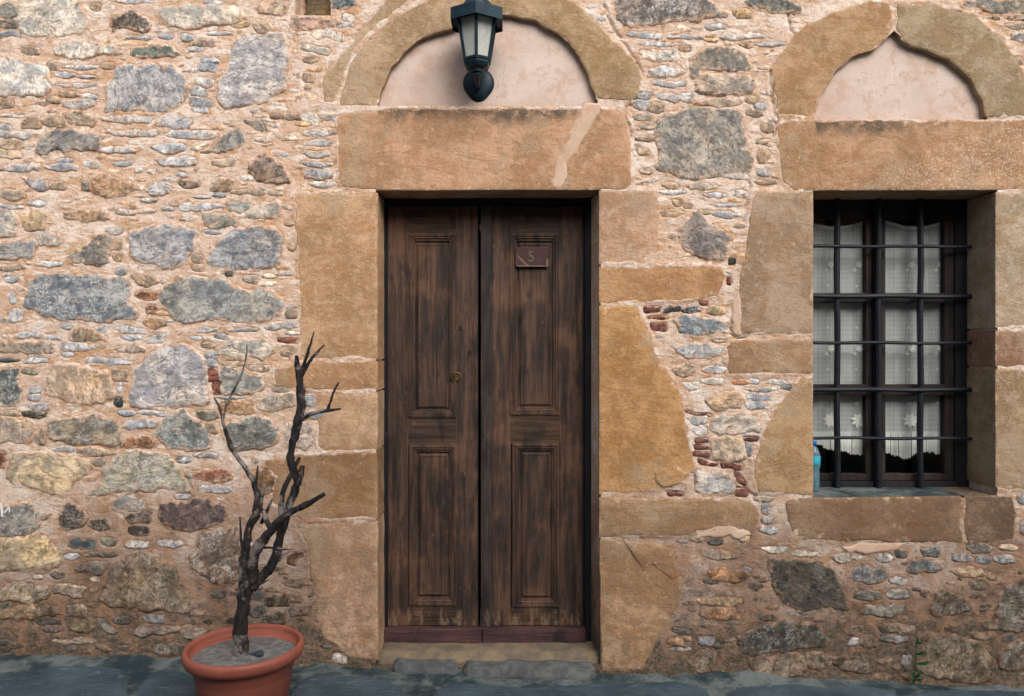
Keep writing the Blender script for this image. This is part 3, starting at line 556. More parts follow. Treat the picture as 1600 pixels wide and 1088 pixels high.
def outline(poly, dressed, seed):
    A = area(np.array(poly, float))
    if dressed:
        p = resample(poly, 7.0)
        n = np.stack([fbm(p[:, 0]/22, p[:, 1]/22, seed, 3), fbm(p[:, 0]/22 + 50, p[:, 1]/22, seed, 3)], 1)
        amp = np.full(len(p), 3.6)
        for x0, y0, x1, y1 in OPEN:
            near = (p[:, 0] > x0-4) & (p[:, 0] < x1+4) & (p[:, 1] > y0-4) & (p[:, 1] < y1+4); amp[near] = 0.8
        cc = p.mean(0); vv_ = cc - p; vv_ /= np.linalg.norm(vv_, axis=1)[:, None] + 1e-9
        return p + n*amp[:, None] + vv_*np.where(amp > 2, 1.6, 0)[:, None]
    p0 = np.array(poly, float); c = p0.mean(0); v = p0 - c
    p0 = c + v*(1 + (3.2 if A < 900 else 3.6)/np.maximum(4, np.linalg.norm(v, axis=1)))[:, None]          # the mortar takes a little back
    q = np.roll(p0, -1, 0); p = np.stack([p0*.86 + q*.14, p0*.14 + q*.86], 1).reshape(-1, 2)
    st = 2.0 if A < 500 else (2.6 if A < 3000 else 3.4)
    p = resample(p, st)
    k = min(1.0, math.sqrt(A)/30)
    n = np.stack([fbm(p[:, 0]/17, p[:, 1]/17, seed, 2)*4.5 + fbm(p[:, 0]/5, p[:, 1]/5, seed+3, 2)*2.2, fbm(p[:, 0]/17 + 70, p[:, 1]/17, seed, 2)*4.5 + fbm(p[:, 0]/5 + 30, p[:, 1]/5, seed+3, 2)*2.2], 1)
    return p + n*k

def stone_mesh(poly, proud, dressed, seed, relief, back, col):
    """closed-front block: triangulated face with rounded arris and relief, sides running back into the wall"""
    A = area(poly); g = (9.0 if dressed else (2.6 if A < 500 else (3.2 if A < 4000 else 4.2)))
    lo, hi = poly.min(0), poly.max(0)
    gx, gy = np.meshgrid(np.arange(lo[0], hi[0], g), np.arange(lo[1], hi[1], g))
    gp = np.stack([gx.ravel(), gy.ravel()], 1); gp = gp + RNG.uniform(-.3, .3, gp.shape)*g
    gp = gp[sdist(gp, poly) > (g*.5 + 3.2)] if len(gp) else gp
    nx = np.roll(poly, -1, 0) - np.roll(poly, 1, 0); nx /= (np.linalg.norm(nx, axis=1)[:, None] + 1e-9)
    sa = ((poly*np.roll(poly, -1, 0)[:, ::-1])*[1, -1]).sum(); nn = np.stack([-nx[:, 1], nx[:, 0]], 1) * (1 if sa > 0 else -1)
    r1 = poly + nn*1.2; r1 = r1[sdist(r1, poly) > 0.8]; r2 = poly + nn*3.6; r2 = r2[sdist(r2, poly) > 2.8]; ring = np.concatenate([r1, r2])
    pts = np.concatenate([poly, ring, gp]); m = len(poly)
    v2, e2, f2, *_ = delaunay_2d_cdt([Vector(q) for q in pts], [(i, (i+1) % m) for i in range(m)], [], 1, 1e-5)
    q = np.array([(v.x, v.y) for v in v2]); sd = np.maximum(0, sdist(q, poly))
    if dressed:
        t = np.clip(sd/2.6, 0, 1); prof = t**.6
        h = proud - .0035 + .0035*prof + (fbm(q[:, 0]/60, q[:, 1]/60, seed, 3)*.004 + fbm(q[:, 0]/16, q[:, 1]/16, seed+5, 3)*.0016)*np.clip(sd/6, 0, 1)
    else:
        ew = min(5.0, 1.6 + math.sqrt(A)/40); t = np.clip(sd/ew, 0, 1); prof = t**.45
        r = np.random.default_rng(seed); tx, ty = r.uniform(-1, 1, 2)
        c = (lo+hi)/2; ext = max(hi-lo)
        h = -0.005 + (proud+.005)*prof
        f = fbm(q[:, 0]/26, q[:, 1]/18, seed, 5); rid = 1-2*np.abs(fbm(q[:, 0]/40, q[:, 1]/16, seed+9, 4))
        h = h + (f*relief + rid*relief*.5 + ((q[:, 0]-c[0])*tx + (q[:, 1]-c[1])*ty)/ext*proud*.7)*np.clip(sd/5, 0, 1)
        st = np.floor((q[:, 1] + f*9)/6.5); h = h + (hsh(st.astype(np.int64), st.astype(np.int64)*0+seed, 3)-.5)*relief*.55*np.clip(sd/4, 0, 1)
    X = (q[:, 0]-800)/PX; Z = EYE + (544-q[:, 1])/PX
    verts = [(X[i], -h[i], Z[i]) for i in range(len(q))]; faces = []
    cnt = {}
    for f in f2:
        f = list(f); a = q[f[0]]; b = q[f[1]]; c_ = q[f[2]]
        if (b[0]-a[0])*(c_[1]-a[1]) - (b[1]-a[1])*(c_[0]-a[0]) > 0: f = f[::-1]      # pixel y runs down: keep the front towards -Y
        faces.append(tuple(f))
        for i in range(3): cnt[(f[i], f[(i+1) % 3])] = 1
    bmap = {}; nf = len(verts)
    for (a, b) in [e for e in cnt if (e[1], e[0]) not in cnt]:
        for k in (a, b):
            if k not in bmap: bmap[k] = len(verts); verts += [verts[k], (X[k], back, Z[k])]      # own row, so the arris stays sharp
        faces.append((bmap[b], bmap[a], bmap[a]+1, bmap[b]+1))
    FX.clear(); FX.update(edge=np.concatenate([np.clip(sd/min(11, .22*math.sqrt(A)+1), 0, 1), np.full(len(verts)-nf, .6)]), q=np.concatenate([q, np.zeros((len(verts)-nf, 2))]))
    return verts, faces
FX = {}

def finish(me, cols, fx, smooth=True):
    n = len(me.vertices)
    ca = me.attributes.new('Col', 'FLOAT_COLOR', 'POINT'); ca.data.foreach_set('color', np.asarray(cols, np.float32).reshape(n, 4).ravel())
    fa = me.attributes.new('Fx', 'FLOAT_VECTOR', 'POINT'); fa.data.foreach_set('vector', np.asarray(fx, np.float32).reshape(n, 3).ravel())
    if smooth:
        me.polygons.foreach_set('use_smooth', [len(p.vertices) == 3 for p in me.polygons])
def flatcol(n, col, a): return np.tile(np.array([*col, a], np.float32), (n, 1))
def edgefx(nofilm=0.0): e = FX['edge']; return np.stack([e, e*0, e*0+nofilm], 1)

wall = empty('stone_wall', (0, 0, gz(0)))
tag(wall, 'old rubble stone house wall with pink lime mortar and dressed sandstone surrounds', 'wall')
WP = Vector(wall.location)
def wpart(name, me, mat, loc):
    o = obj(name, me, mat); o.data.transform(Matrix.Translation(-Vector(loc))); o.parent = wall; o.location = Vector(loc) - WP
    return o

MASK2 = []; MASK = []      # (outline, dressed) for the mortar
GAIN = 1.24; SANDK = np.array([.80, .86, 1.10])
items = []
for i, (kind, hexc, lich, poly) in enumerate(STONES):
    items.append([kind, hexc, lich, outline(poly, False, 100+i), 100+i])
items.sort(key=lambda t: -area(t[3]))
def occupied(p, lst): return any(sdist(p[None, :], o)[0] > -5 for o in lst)
# stones of the courses beyond the picture, so that the wall goes on
r = random.Random(5); extra = []
yy = Y0
while yy < Y1-10:
    hgt = r.uniform(14, 50); xx = X0
    while xx < X1:
        w = hgt*r.uniform(1.1, 3.0)
        if (xx+w < -18 or xx > 1640 or yy+hgt < -34) and not (NICHE[0]-w-10 < xx < NICHE[2]+10 and yy > -90) and not (xx < 1722 and xx+w > 1560 and yy+hgt > -20):
            q = [(xx + w*(.5 + .5*math.cos(a)*r.uniform(.8, 1)), yy + hgt*(.5 + .5*math.sin(a)*r.uniform(.75, 1))) for a in [k*math.pi/4 + r.uniform(-.2, .2) for k in range(8)]]
            extra.append(('stone', r.choice(['98989b', 'b39e87', 'c9c1b8', '8f8474', '98795a', 'a3a09d']), r.random(), outline(q, False, r.randrange(9999)), r.randrange(9999)))
        xx += w + r.uniform(6, 16)
    yy += hgt + r.uniform(4, 12)
chips_v, chips_f, chips_c, chips_x = [], [], [], []
for rank, (kind, hexc, lich, ol, seed) in enumerate(items + extra):
    A = area(ol); rr = np.random.default_rng(seed)
    big = min(1.0, A/2500); proud = rr.uniform(.0012, .0045) + .0035*big; relief = .0010 + .0040*big
    base = np.array(lin(hexc)) * GAIN * rr.uniform(.93, 1.07); base = base*.82 + .18*base.mean()
    v, f = stone_mesh(ol, proud, False, seed, relief, 0.03, base)
    MASK.append((ol, min(1.0, math.sqrt(A)/55)*(.3 if kind == 'brick' else 1)))
    if rank < 300:
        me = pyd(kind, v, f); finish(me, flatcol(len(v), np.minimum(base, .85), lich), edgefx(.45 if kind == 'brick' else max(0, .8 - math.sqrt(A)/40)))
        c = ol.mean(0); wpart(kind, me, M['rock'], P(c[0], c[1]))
    else:
        n0 = len(chips_v); chips_v += v; chips_f += [tuple(k+n0 for k in q) for q in f]; chips_c.append(flatcol(len(v), np.minimum(base, .85), lich)); chips_x.append(edgefx(.6))
for i, (nm, hexc, soot, poly, proud) in enumerate(DRESSED):
    ol = outline(poly, True, 900+i); base = np.array(lin(hexc)) * GAIN * SANDK; base = np.minimum(base*.84 + .16*base.mean(), .85)
    back = .09 if nm == 'arch_stone' else (.0 if nm == 'stone_flake' else .27)
    v, f = stone_mesh(ol, proud*.45 + .001, True, 900+i, 0, back, base)
    me = pyd(nm, v, f); q = FX['q']; e = FX['edge']; cols = flatcol(len(v), base, soot); fl = np.full(len(v), .1 + .4*(i % 4 == 0)); xs, ys = q[:, 0], q[:, 1]
    if nm == 'lintel':        # dirt washed off the ledge below the half-moon; lime flecks
        x0, x1, yt = (590, 905, 169) if xs.max() < 1100 else (1272, 1480, 188)
        cols[:, 3] = np.where((xs > x0) & (xs < x1), np.exp(-(np.abs(ys-yt)/(14 + 22*vnoise(xs/34, ys*0, 3)))**2)*(.65+.75*vnoise(xs/60, ys*0+4, 8)), 0)*1.0
        fl[:] = .45
        if xs.max() > 1100: d = np.clip(((xs-1300) + (ys-296)*1.9)/60, 0, 1); fl = np.where(ys > 0, .35 + .65*d, .3); cols[:, :3] = cols[:, :3]*(1 - .0*d[:, None])
    if nm == 'sill': cols[:, 3] = np.where(xs > 0, np.clip(.25 + (xs-1350)/500, .2, .7), 1.0)
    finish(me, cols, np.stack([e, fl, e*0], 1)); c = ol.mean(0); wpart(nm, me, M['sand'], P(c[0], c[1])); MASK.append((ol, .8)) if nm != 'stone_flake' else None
for i, poly in enumerate(PATCHES):
    ol = outline(poly, False, 700+i); v, f = stone_mesh(ol, .0078 if i == 0 else .0065, False, 700+i, .0012, .0, None)
    me = pyd('plaster_patch', v, f, True); c = ol.mean(0); wpart('plaster_patch', me, M['patch'], P(c[0], c[1]))
for i, poly in enumerate(TYMP):
    p = resample(poly, 8); lo, hi = p.min(0), p.max(0)
    v, f = stone_mesh(p, -.028, True, 800+i, 0, .09, None)
    v = [(x, max(y, .026) if y < .08 else y, z) for x, y, z in v]
    me = pyd('tympanum', v, f, True); c = p.mean(0); wpart('tympanum', me, M['tymp'], P(c[0], c[1]))

# ---- mortar bed: a height field that laps onto the stones
ST = 2.6
gx = np.arange(X0, X1+ST, ST); gy = np.arange(Y0, Y1+ST, ST); W_, H_ = len(gx), len(gy)
GX, GY = np.meshgrid(gx, gy); DD = np.full(GX.shape, -60.0); KIND = np.zeros(GX.shape)
for ol, k in MASK:
    lo, hi = ol.min(0) - 30, ol.max(0) + 30
    i0, i1 = max(0, int((lo[0]-X0)/ST)), min(W_, int((hi[0]-X0)/ST)+2); j0, j1 = max(0, int((lo[1]-Y0)/ST)), min(H_, int((hi[1]-Y0)/ST)+2)
    if i1 <= i0 or j1 <= j0: continue
    sub = np.stack([GX[j0:j1, i0:i1].ravel(), GY[j0:j1, i0:i1].ravel()], 1)
    d = sdist(sub, ol).reshape(j1-j0, i1-i0); better = d > DD[j0:j1, i0:i1]
    KIND[j0:j1, i0:i1][better] = k; DD[j0:j1, i0:i1] = np.maximum(DD[j0:j1, i0:i1], d)
# ---- shards packed into the mortar between the bigger stones
PK = DD.copy(); r = random.Random(21); tries = 0; nsh = 0
while tries < 6000 and nsh < 520:
    tries += 1; x, y = r.uniform(-30, 1630), r.uniform(-30, 1062); i, j = int((x-X0)/ST), int((y-Y0)/ST); d = -PK[j, i]
    if d < 3.2 or any(x0-4 < x < x1+4 and y0-4 < y < y1+6 for x0, y0, x1, y1 in OPEN + [NICHE]) or any(sdist(np.array([[x, y]]), np.array(t, float))[0] > -4 for t in TYMP): continue
    hh = min(d*.85, r.uniform(2.2, 7)); ww = hh*r.uniform(1.3, 4.2)
    if y > 540 and r.random() < (.35 if y > 880 else .88): continue
    if y > 880: hh = min(d*.9, r.uniform(3, 10)); ww = hh*r.uniform(1.3, 3)
    nn = r.choice((5, 6, 7)); rot = r.uniform(-.15, .15)
    q = [(ww*math.cos(t)*r.uniform(.75, 1), hh*math.sin(t)*r.uniform(.6, 1)) for t in [2*math.pi*(k + r.uniform(-.25, .25))/nn for k in range(nn)]]
    ol = outline([(x + a*math.cos(rot) - b*math.sin(rot), y + a*math.sin(rot) + b*math.cos(rot)) for a, b in q], False, 3000+tries)
    hexc = r.choice(['d0c2b6', 'dccbbd', 'c9a684', 'bd9a78', 'b8b0aa', 'c4c3c4', 'dfd4ca', 'ccb6a2', 'aa988a', 'c9c6c4'])
    if y > 880: hexc = r.choice(['6b6256', '4f4a43', '7d7060', '8a7a68', '5c6366', '9a8874', '59554c'])
    v, f = stone_mesh(ol, r.uniform(.0005, .003), False, 3000+tries, .0012, .02, None)
    n0 = len(chips_v); chips_v += v; chips_f += [tuple(k+n0 for k in t) for t in f]; chips_c.append(flatcol(len(v), np.array(lin(hexc))*GAIN, .2)); chips_x.append(edgefx()*.6); nsh += 1
    rx, ry = int(ww/ST)+3, int(hh/ST)+3; sl = (slice(max(0, j-ry), j+ry+1), slice(max(0, i-rx), i+rx+1))
    PK[sl] = np.maximum(PK[sl], -np.hypot((GX[sl]-x)/1.6, GY[sl]-y) + hh)
    MASK2.append(ol)
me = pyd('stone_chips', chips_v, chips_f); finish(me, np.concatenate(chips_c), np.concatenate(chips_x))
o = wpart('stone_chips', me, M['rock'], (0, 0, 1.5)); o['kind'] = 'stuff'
HM = fbm(GX/70, GY/45, 31, 4)*.005 + fbm(GX/14, GY/9, 37, 4)*.0022*np.clip((760-GY)/200, .45, 1) + .0008
ridge = np.maximum(0, fbm(GX/40, GY/12, 51, 4))*.0035*np.clip((700-GY)/200, .2, 1); HM = HM + ridge
CRK = np.zeros(GX.shape)
HM -= np.maximum(0, fbm(GX/9, GY/7, 61, 3)-.34)*.014                     # pits and pulled-out chips
HM -= .001*np.exp(-((DD+3)/3.0)**2) * (vnoise(GX/24, GY/24, 77) > .45)   # open joint along some edges
for pl_ in CRACKS:      # settlement cracks
    cp = spline(pl_, 6); cp = np.stack([cp[:, 0] + fbm(cp[:, 1]/7, cp[:, 0]/7, 5, 2)*3, cp[:, 1]], 1)
    for a_, b_ in zip(cp[:-1], cp[1:]):
        m_ = (a_+b_)/2; i, j = int((m_[0]-X0)/ST), int((m_[1]-Y0)/ST); sl = (slice(j-8, j+9), slice(i-8, i+9)); pp = np.stack([GX[sl].ravel(), GY[sl].ravel()], 1)
        ab = b_-a_; t = np.clip(((pp-a_) @ ab)/(ab @ ab+1e-9), 0, 1); dd_ = np.sqrt(((pp - a_ - t[:, None]*ab)**2).sum(1)).reshape(GX[sl].shape)
        HM[sl] -= .0; CRK[sl] = np.maximum(CRK[sl], np.clip(1.5 - dd_/1.5, 0, 1))
HM = HM + np.where(KIND == .8, .0042*np.exp(-(DD/7)**2), 0)      # flush pointing round the dressed blocks
KK = np.maximum(KIND, .08)
dip = np.clip(DD/(13*KK), 0, 1.5); rag = fbm(GX/20, GY/15, 43, 5)
HM = np.where(DD > 0, HM*(1-.5*np.clip(dip, 0, 1)) + .0025*KK - dip*.016 + rag*.009*np.clip(1-dip*.5, 0, 1)*KK, HM)
HM -= CRK*.016
keep = np.ones((H_-1, W_-1), bool)
CX, CY = GX[:-1, :-1] + ST/2, GY[:-1, :-1] + ST/2
for x0, y0, x1, y1 in OPEN + [NICHE]: keep &= ~((CX > x0-2) & (CX < x1+2) & (CY > y0-2) & (CY < y1+2))
for poly in TYMP:
    d = sdist(np.stack([CX.ravel(), CY.ravel()], 1), np.array(poly, float)).reshape(CX.shape); keep &= ~(d > 2.5)
vv = np.stack([(GX-800)/PX, -HM, EYE + (544-GY)/PX], -1).reshape(-1, 3)
idx = np.arange(W_*H_).reshape(H_, W_)
ff = np.stack([idx[:-1, :-1], idx[1:, :-1], idx[1:, 1:], idx[:-1, 1:]], -1)[keep].reshape(-1, 4)
me = bpy.data.meshes.new('mortar'); me.vertices.add(len(vv)); me.vertices.foreach_set('co', vv.astype(np.float32).ravel())
me.loops.add(ff.size); me.loops.foreach_set('vertex_index', ff.ravel().astype(np.int32)); me.polygons.add(len(ff))
me.polygons.foreach_set('loop_start', np.arange(0, ff.size, 4, dtype=np.int32)); me.polygons.foreach_set('loop_total', np.full(len(ff), 4, np.int32))
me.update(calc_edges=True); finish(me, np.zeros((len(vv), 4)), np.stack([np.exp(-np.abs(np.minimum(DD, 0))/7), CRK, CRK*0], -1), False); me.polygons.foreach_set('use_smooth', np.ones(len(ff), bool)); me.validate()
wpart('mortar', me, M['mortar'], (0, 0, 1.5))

# ---- the body of the wall behind the face, and mortar linings in the openings
bm = bmesh.new()
def core(px0, py0, px1, py1, y0=.10, y1=.48):
    a, b = P(px0, py0), P(px1, py1); add_box(bm, a.x, b.x, y0, y1, b.z, a.z)
core(X0, Y0, X1, 292); core(X0, 292, 584, 1100); core(942, 292, 1264, 1100); core(1561, 292, X1, 1100); core(1264, 782, 1561, 1100)
obj('wall_core', bm, M['mortar'], wall)
bm = bmesh.new()
for x0, y0, x1, y1 in OPEN:
    for q in ((x0-14, y0, x0-3, y1), (x1+3, y0, x1+14, y1), (x0-14, y0-14, x1+14, y0-3)):
        a, b = P(q[0], q[1]), P(q[2], q[3]); add_box(bm, a.x, b.x, .012, .262, b.z, a.z)
a, b = P(937, 0, 0).x, P(923.5, 0, .19).x; z0, z1 = P(0, 1035).z, P(0, 300).z
vq = [bm.verts.new(q) for q in ((a, .014, z0), (b, .19, z0), (a+.02, .19, z0), (a, .014, z1), (b, .19, z1), (a+.02, .19, z1))]
for q in ((0, 1, 4, 3), (1, 2, 5, 4), (2, 0, 3, 5), (0, 2, 1), (3, 4, 5)): bm.faces.new([vq[k] for k in q])
obj('reveal_lining', bm, M['mortar'], wall)
# the put-log hole at the top, blocked with a brown stone
a, b = P(NICHE[0], NICHE[1]), P(NICHE[2], NICHE[3])
bm = bmesh.new()
for q in ((a.x-.03, a.x+.004, b.z-.03, a.z), (b.x-.004, b.x+.03, b.z-.03, a.z), (a.x, b.x, b.z-.03, b.z+.003)): add_box(bm, q[0], q[1], .002, .13, q[2], q[3])
obj('hole_lining', bm, M['mortar'], wall)
v, f = stone_mesh(outline([(470, -60), (517, -60), (517, 22), (492, 24), (472, 22)], False, 333), .012, False, 333, .006, .06, None)
me = pyd('blocking_stone', [(x, y+.06, z) for x, y, z in v], f); finish(me, flatcol(len(v), lin('7d6647'), .1), edgefx()*0+1); wpart('blocking_stone', me, M['rock'], P(492, 0, .06))
# white brush marks on the stone at the wall's end
for k, q in enumerate(([(0, 785), (3, 785), (5, 797), (5, 808), (2, 808), (1, 796)], [(6, 801), (12, 793), (14, 792), (13.5, 794.5), (8, 802)], [(13, 792), (15.5, 791), (16, 798), (14.5, 803), (13.5, 798)])):
    n = len(q); v = [P(x, y, -.0135) for x, y in q] + [P(x, y, .002) for x, y in q]
    me = pyd('paint_mark', v, [tuple(range(n))[::-1]] + [(i, i+n, (i+1) % n+n, (i+1) % n) for i in range(n)]); wpart('paint_mark', me, M['motif'], P(8, 797))

# ------------------------------------------------------------------ the lane
def axis(a, b, n, far): return np.array(sorted(set(list(np.linspace(a, b, n)) + far)))
ax = axis(-3.6, 3.6, 260, [-60, -30, -15, -8, -5, 5, 8, 15, 30, 60]); ay = axis(-1.4, .10, 90, [-60, -30, -15, -8, -5, -3, -2, .3, .6, 2, 10, 40])
AX, AY = np.meshgrid(ax, ay)
nearw = np.clip(1 - np.abs(AX)/3.8, 0, 1)**.3 * np.clip((AY+1.6)/.4, 0, 1)
AZ = -0.062 - .032*AX + nearw*(fbm(AX*3.2, AY*5, 5, 5)*.012 + fbm(AX*14, AY*20, 8, 4)*.006)
AZ += nearw*np.clip((AY+.13)/.15, 0, 1)*np.clip((np.abs(AX+.12)-.52)/.1, 0, 1)*np.clip(.016 + .05*fbm(AX*3.5, AY*4, 4, 5) + .012*fbm(AX*22, AY*22, 14, 3), 0, .06)          # cement fillet against the wall foot
idx = np.arange(AX.size).reshape(AX.shape)
ff = np.stack([idx[:-1, :-1], idx[:-1, 1:], idx[1:, 1:], idx[1:, :-1]], -1).reshape(-1, 4)
ground = obj('ground', pyd('ground', np.stack([AX, AY, AZ], -1).reshape(-1, 3).tolist(), ff.tolist(), True), M['cement']); ground['kind'] = 'structure'
def flag(pts2, seed, top=.016):
    p = resample(chaikin(np.array(pts2)), .03); k = np.stack([fbm(p[:, 0]*14, p[:, 1]*14, seed, 3), fbm(p[:, 0]*14+40, p[:, 1]*14, seed, 3)], 1); p = p + k*.010
    lo, hi = p.min(0), p.max(0); g = .022 if hi[1] > -.75 else .25
    gxx, gyy = np.meshgrid(np.arange(lo[0], hi[0], g), np.arange(lo[1], hi[1], g)); q = np.stack([gxx.ravel(), gyy.ravel()], 1)
    q = q[sdist(q, p) > g*.7] if len(q) else q; m = len(p)
    v2, e2, f2, *_ = delaunay_2d_cdt([Vector(t) for t in np.concatenate([p, q])], [(i, (i+1) % m) for i in range(m)], [], 1, 1e-6)
    a = np.array([(v.x, v.y) for v in v2]); sd = np.maximum(0, sdist(a, p)); rise = top*np.clip(.35 + sd/.02, 0, 1)
    z = gz(a[:, 0]) + rise + (fbm(a[:, 0]*6, a[:, 1]*11, seed, 5)*.011)*np.clip(sd/.03, 0, 1)
    verts = [(a[i, 0], a[i, 1], z[i]) for i in range(len(a))]; faces, cnt = [], set()
    for f in f2:
        f = list(f); A, B, Cc = a[f[0]], a[f[1]], a[f[2]]
        if (B[0]-A[0])*(Cc[1]-A[1]) - (B[1]-A[1])*(Cc[0]-A[0]) < 0: f = f[::-1]
        faces.append(tuple(f)); cnt |= {(f[i], f[(i+1) % 3]) for i in range(3)}
    bm_ = {}
    for (A, B) in [e for e in cnt if (e[1], e[0]) not in cnt]:
        for k_ in (A, B):
            if k_ not in bm_: bm_[k_] = len(verts); verts.append((a[k_, 0], a[k_, 1], gz(a[k_, 0]) - .04))
        faces.append((B, A, bm_[A], bm_[B]))
    obj('flagstone', pyd('flagstone', verts, faces, False), M['paving'], ground)
FL = [[(-80,1064),(25,1054),(105,1043),(195,1045),(205,1062),(180,1120),(-80,1120)], [(222,1062),(250,1049),(290,1052),(330,1072),(340,1120),(200,1120)], [(470,1054),(560,1060),(622,1068),(640,1120),(440,1120)],
      [(690,1068),(760,1072),(830,1078),(925,1070),(1100,1066),(1120,1120),(660,1120)], [(1130,1074),(1260,1072),(1400,1078),(1390,1120),(1140,1120)], [(1412,1080),(1560,1082),(1700,1086),(1700,1120),(1405,1120)], [(-300,1040),(-100,1050),(-95,1120),(-300,1120)]]
for i, q in enumerate(FL): flag([tuple(PG(*t).xy) for t in q], 40+i)
r = random.Random(3)
for row in range(5):
    y1 = -.58 - row*.55; xx = -3.4 + r.random()*.3
    while xx < 3.3:
        w = r.uniform(.5, .95); j = lambda: r.uniform(-.03, .03)
        flag([(xx+j(), y1+j()), (xx+w*.5, y1+j()), (xx+w+j(), y1+j()), (xx+w+j(), y1-.50+j()), (xx+w*.5+j(), y1-.5+j()), (xx+j(), y1-.50+j())], 60+row*20+int(xx*5))
        xx += w + .035

# ------------------------------------------------------------------ doorstep
dl, dr = P(590, 0).x, P(936, 0).x
step = empty('doorstep', ((dl+dr)/2, 0, gz(-.1)))
tag(step, 'worn low stone doorstep under the brown double door', 'doorstep')
def rough_box(name, x0, x1, y0, y1, z0, z1, mat, parent, seed, amp=.006, cut=14):
    bm = bmesh.new(); add_box(bm, x0, x1, y0, y1, z0, z1)
    bmesh.ops.bevel(bm, geom=bm.edges[:], offset=min(.012, (z1-z0)*.2), segments=2, affect='EDGES')
    for ax_, a, b in ((0, x0, x1), (1, y0, y1)):
        n = cut if ax_ == 0 else 4
        for k in range(1, n):
            c = a + (b-a)*k/n; no = Vector((1, 0, 0)) if ax_ == 0 else Vector((0, 1, 0))
            bmesh.ops.bisect_plane(bm, geom=bm.verts[:]+bm.edges[:]+bm.faces[:], plane_co=no*c, plane_no=no)
    for v in bm.verts:
        n = [float(fbm(np.array([v.co.x*9+v.co.z*7+q*31]), np.array([v.co.y*9+v.co.z*5]), seed+q, 3)[0]) for q in range(3)]
        v.co += Vector(n)*amp
    o = obj(name, bm, mat, parent); o.data.polygons.foreach_set('use_smooth', [True]*len(o.data.polygons)); return o
zt = P(0, 1004, .17).z
rough_box('threshold_stone', dl-.02, dr+.02, .025, .27, gz(0)-.08, zt, M['stepstone'], step, 3, .007, 24)
a, b = P(614, 1037, -.055), P(715, 1060, -.055); rough_box('kerb_stone', a.x, b.x, -.055, .035, gz(-.4)-.05, zt-.022, M['kerb'], step, 5, .016)
a, b = P(723, 1037, -.055), P(928, 1060, -.055); rough_box('kerb_stone', a.x, b.x, -.065, .035, gz(0)-.06, zt-.030, M['kerb'], step, 9, .020, 20)

# ------------------------------------------------------------------ the double door
DF = .205
door = empty('double_door', P(760, 1000, DF)); tag(door, 'weathered dark brown wooden double door under the plaster half-moon', 'door')
def dp(px, py, d=DF):
    q = P(px, py, DF); return Vector((q.x, d, q.z))
def dbox(name, x0, y0, x1, y1, d0, d1, mat, parent, bev=.002, jit=0):
    a, b = dp(x0, y0), dp(x1, y1); return box(name, a.x, b.x, d0, d1, b.z, a.z, mat, parent, bev, jit)
fr = dbox('door_frame', 585, 300, 602, 1004, .185, .27, M['frame'], door)
bm = bmesh.new(); bm.from_mesh(fr.data)
for q in ((914, 300, 938, 1004, .185, .27), (601, 300, 915, 318, .192, .27), (601.5, 317, 606, 980, .215, .27), (910, 317, 914.5, 980, .215, .27), (601.5, 317.5, 914.5, 322, .212, .27)):
    a, b = dp(q[0], q[1]), dp(q[2], q[3]); add_box(bm, a.x, b.x, q[4], q[5], b.z, a.z, .002)
bm.to_mesh(fr.data); bm.free()
def rings(rects, cap, mat, name, parent):
    vs_, fs = [], []
    for x0, y0, x1, y1, d in rects: vs_ += [dp(x0, y0, d), dp(x1, y0, d), dp(x1, y1, d), dp(x0, y1, d)]
    for i in range(len(rects)-1):
        for k in range(4): fs.append((i*4+k, i*4+(k+1) % 4, (i+1)*4+(k+1) % 4, (i+1)*4+k)[::-1])
    if cap: n = (len(rects)-1)*4; fs.append((n+3, n+2, n+1, n))
    return obj(name, pyd(name, vs_, [f[::-1] for f in fs]), mat, parent)
def panel(x0, y0, x1, y1, parent):
    o = lambda i, d: (x0+i, y0+i, x1-i, y1-i, d)
    rings([o(-1, .206), o(-.5, .201), o(3, .199), o(4, .205), o(6.5, .204), o(8, .211), o(10.5, .212), o(11, .224)], False, M['wood'], 'moulding', parent)
    rings([o(10, .223), o(12.5, .223), o(17, .213), o(18, .216)], True, M['wood'], 'panel', parent)
def leaf(x0, x1, sl, sr, pans):
    lf = dbox('door_leaf', x0, 322, x1, 978, .226, .25, M['wood'], door)
    dbox('stile', x0, 322.3, sl, 978, .205, .228, M['wood'], lf); dbox('stile', sr, 322.3, x1, 978, .2045, .228, M['wood'], lf)
    ys = [322.6] + [v for p in pans for v in (p[1], p[3])] + [977.7]
    for i in range(0, len(ys), 2): dbox('rail', sl-.6, ys[i], sr+.6, ys[i+1], .2065, .229, M['wood_h'], lf)
    for p in pans: panel(*p, lf)
    return lf
ll = leaf(606, 747, 638, 712, [(637, 366, 713, 652), (640, 696, 713, 946)])
rl = leaf(769, 910, 798, 874, [(797, 366, 875, 648), (801, 694, 873, 948)])
ast = dbox('cover_strip', 751.5, 322, 769, 977, .182, .228, M['strip'], rl, .003)
dbox('strip_patch', 749.5, 352, 769.3, 362, .183, .19, M['wood_h'], rl, .001); dbox('strip_patch', 750.5, 950, 768, 982, .183, .19, M['wood_low'], rl, .002)
ds = dbox('door_sill', 602, 979, 753, 1003.5, .165, .262, M['wood_low'], door, .006); dbox('door_sill', 754.2, 979, 914, 1003, .165, .262, M['wood_low'], door, .006)
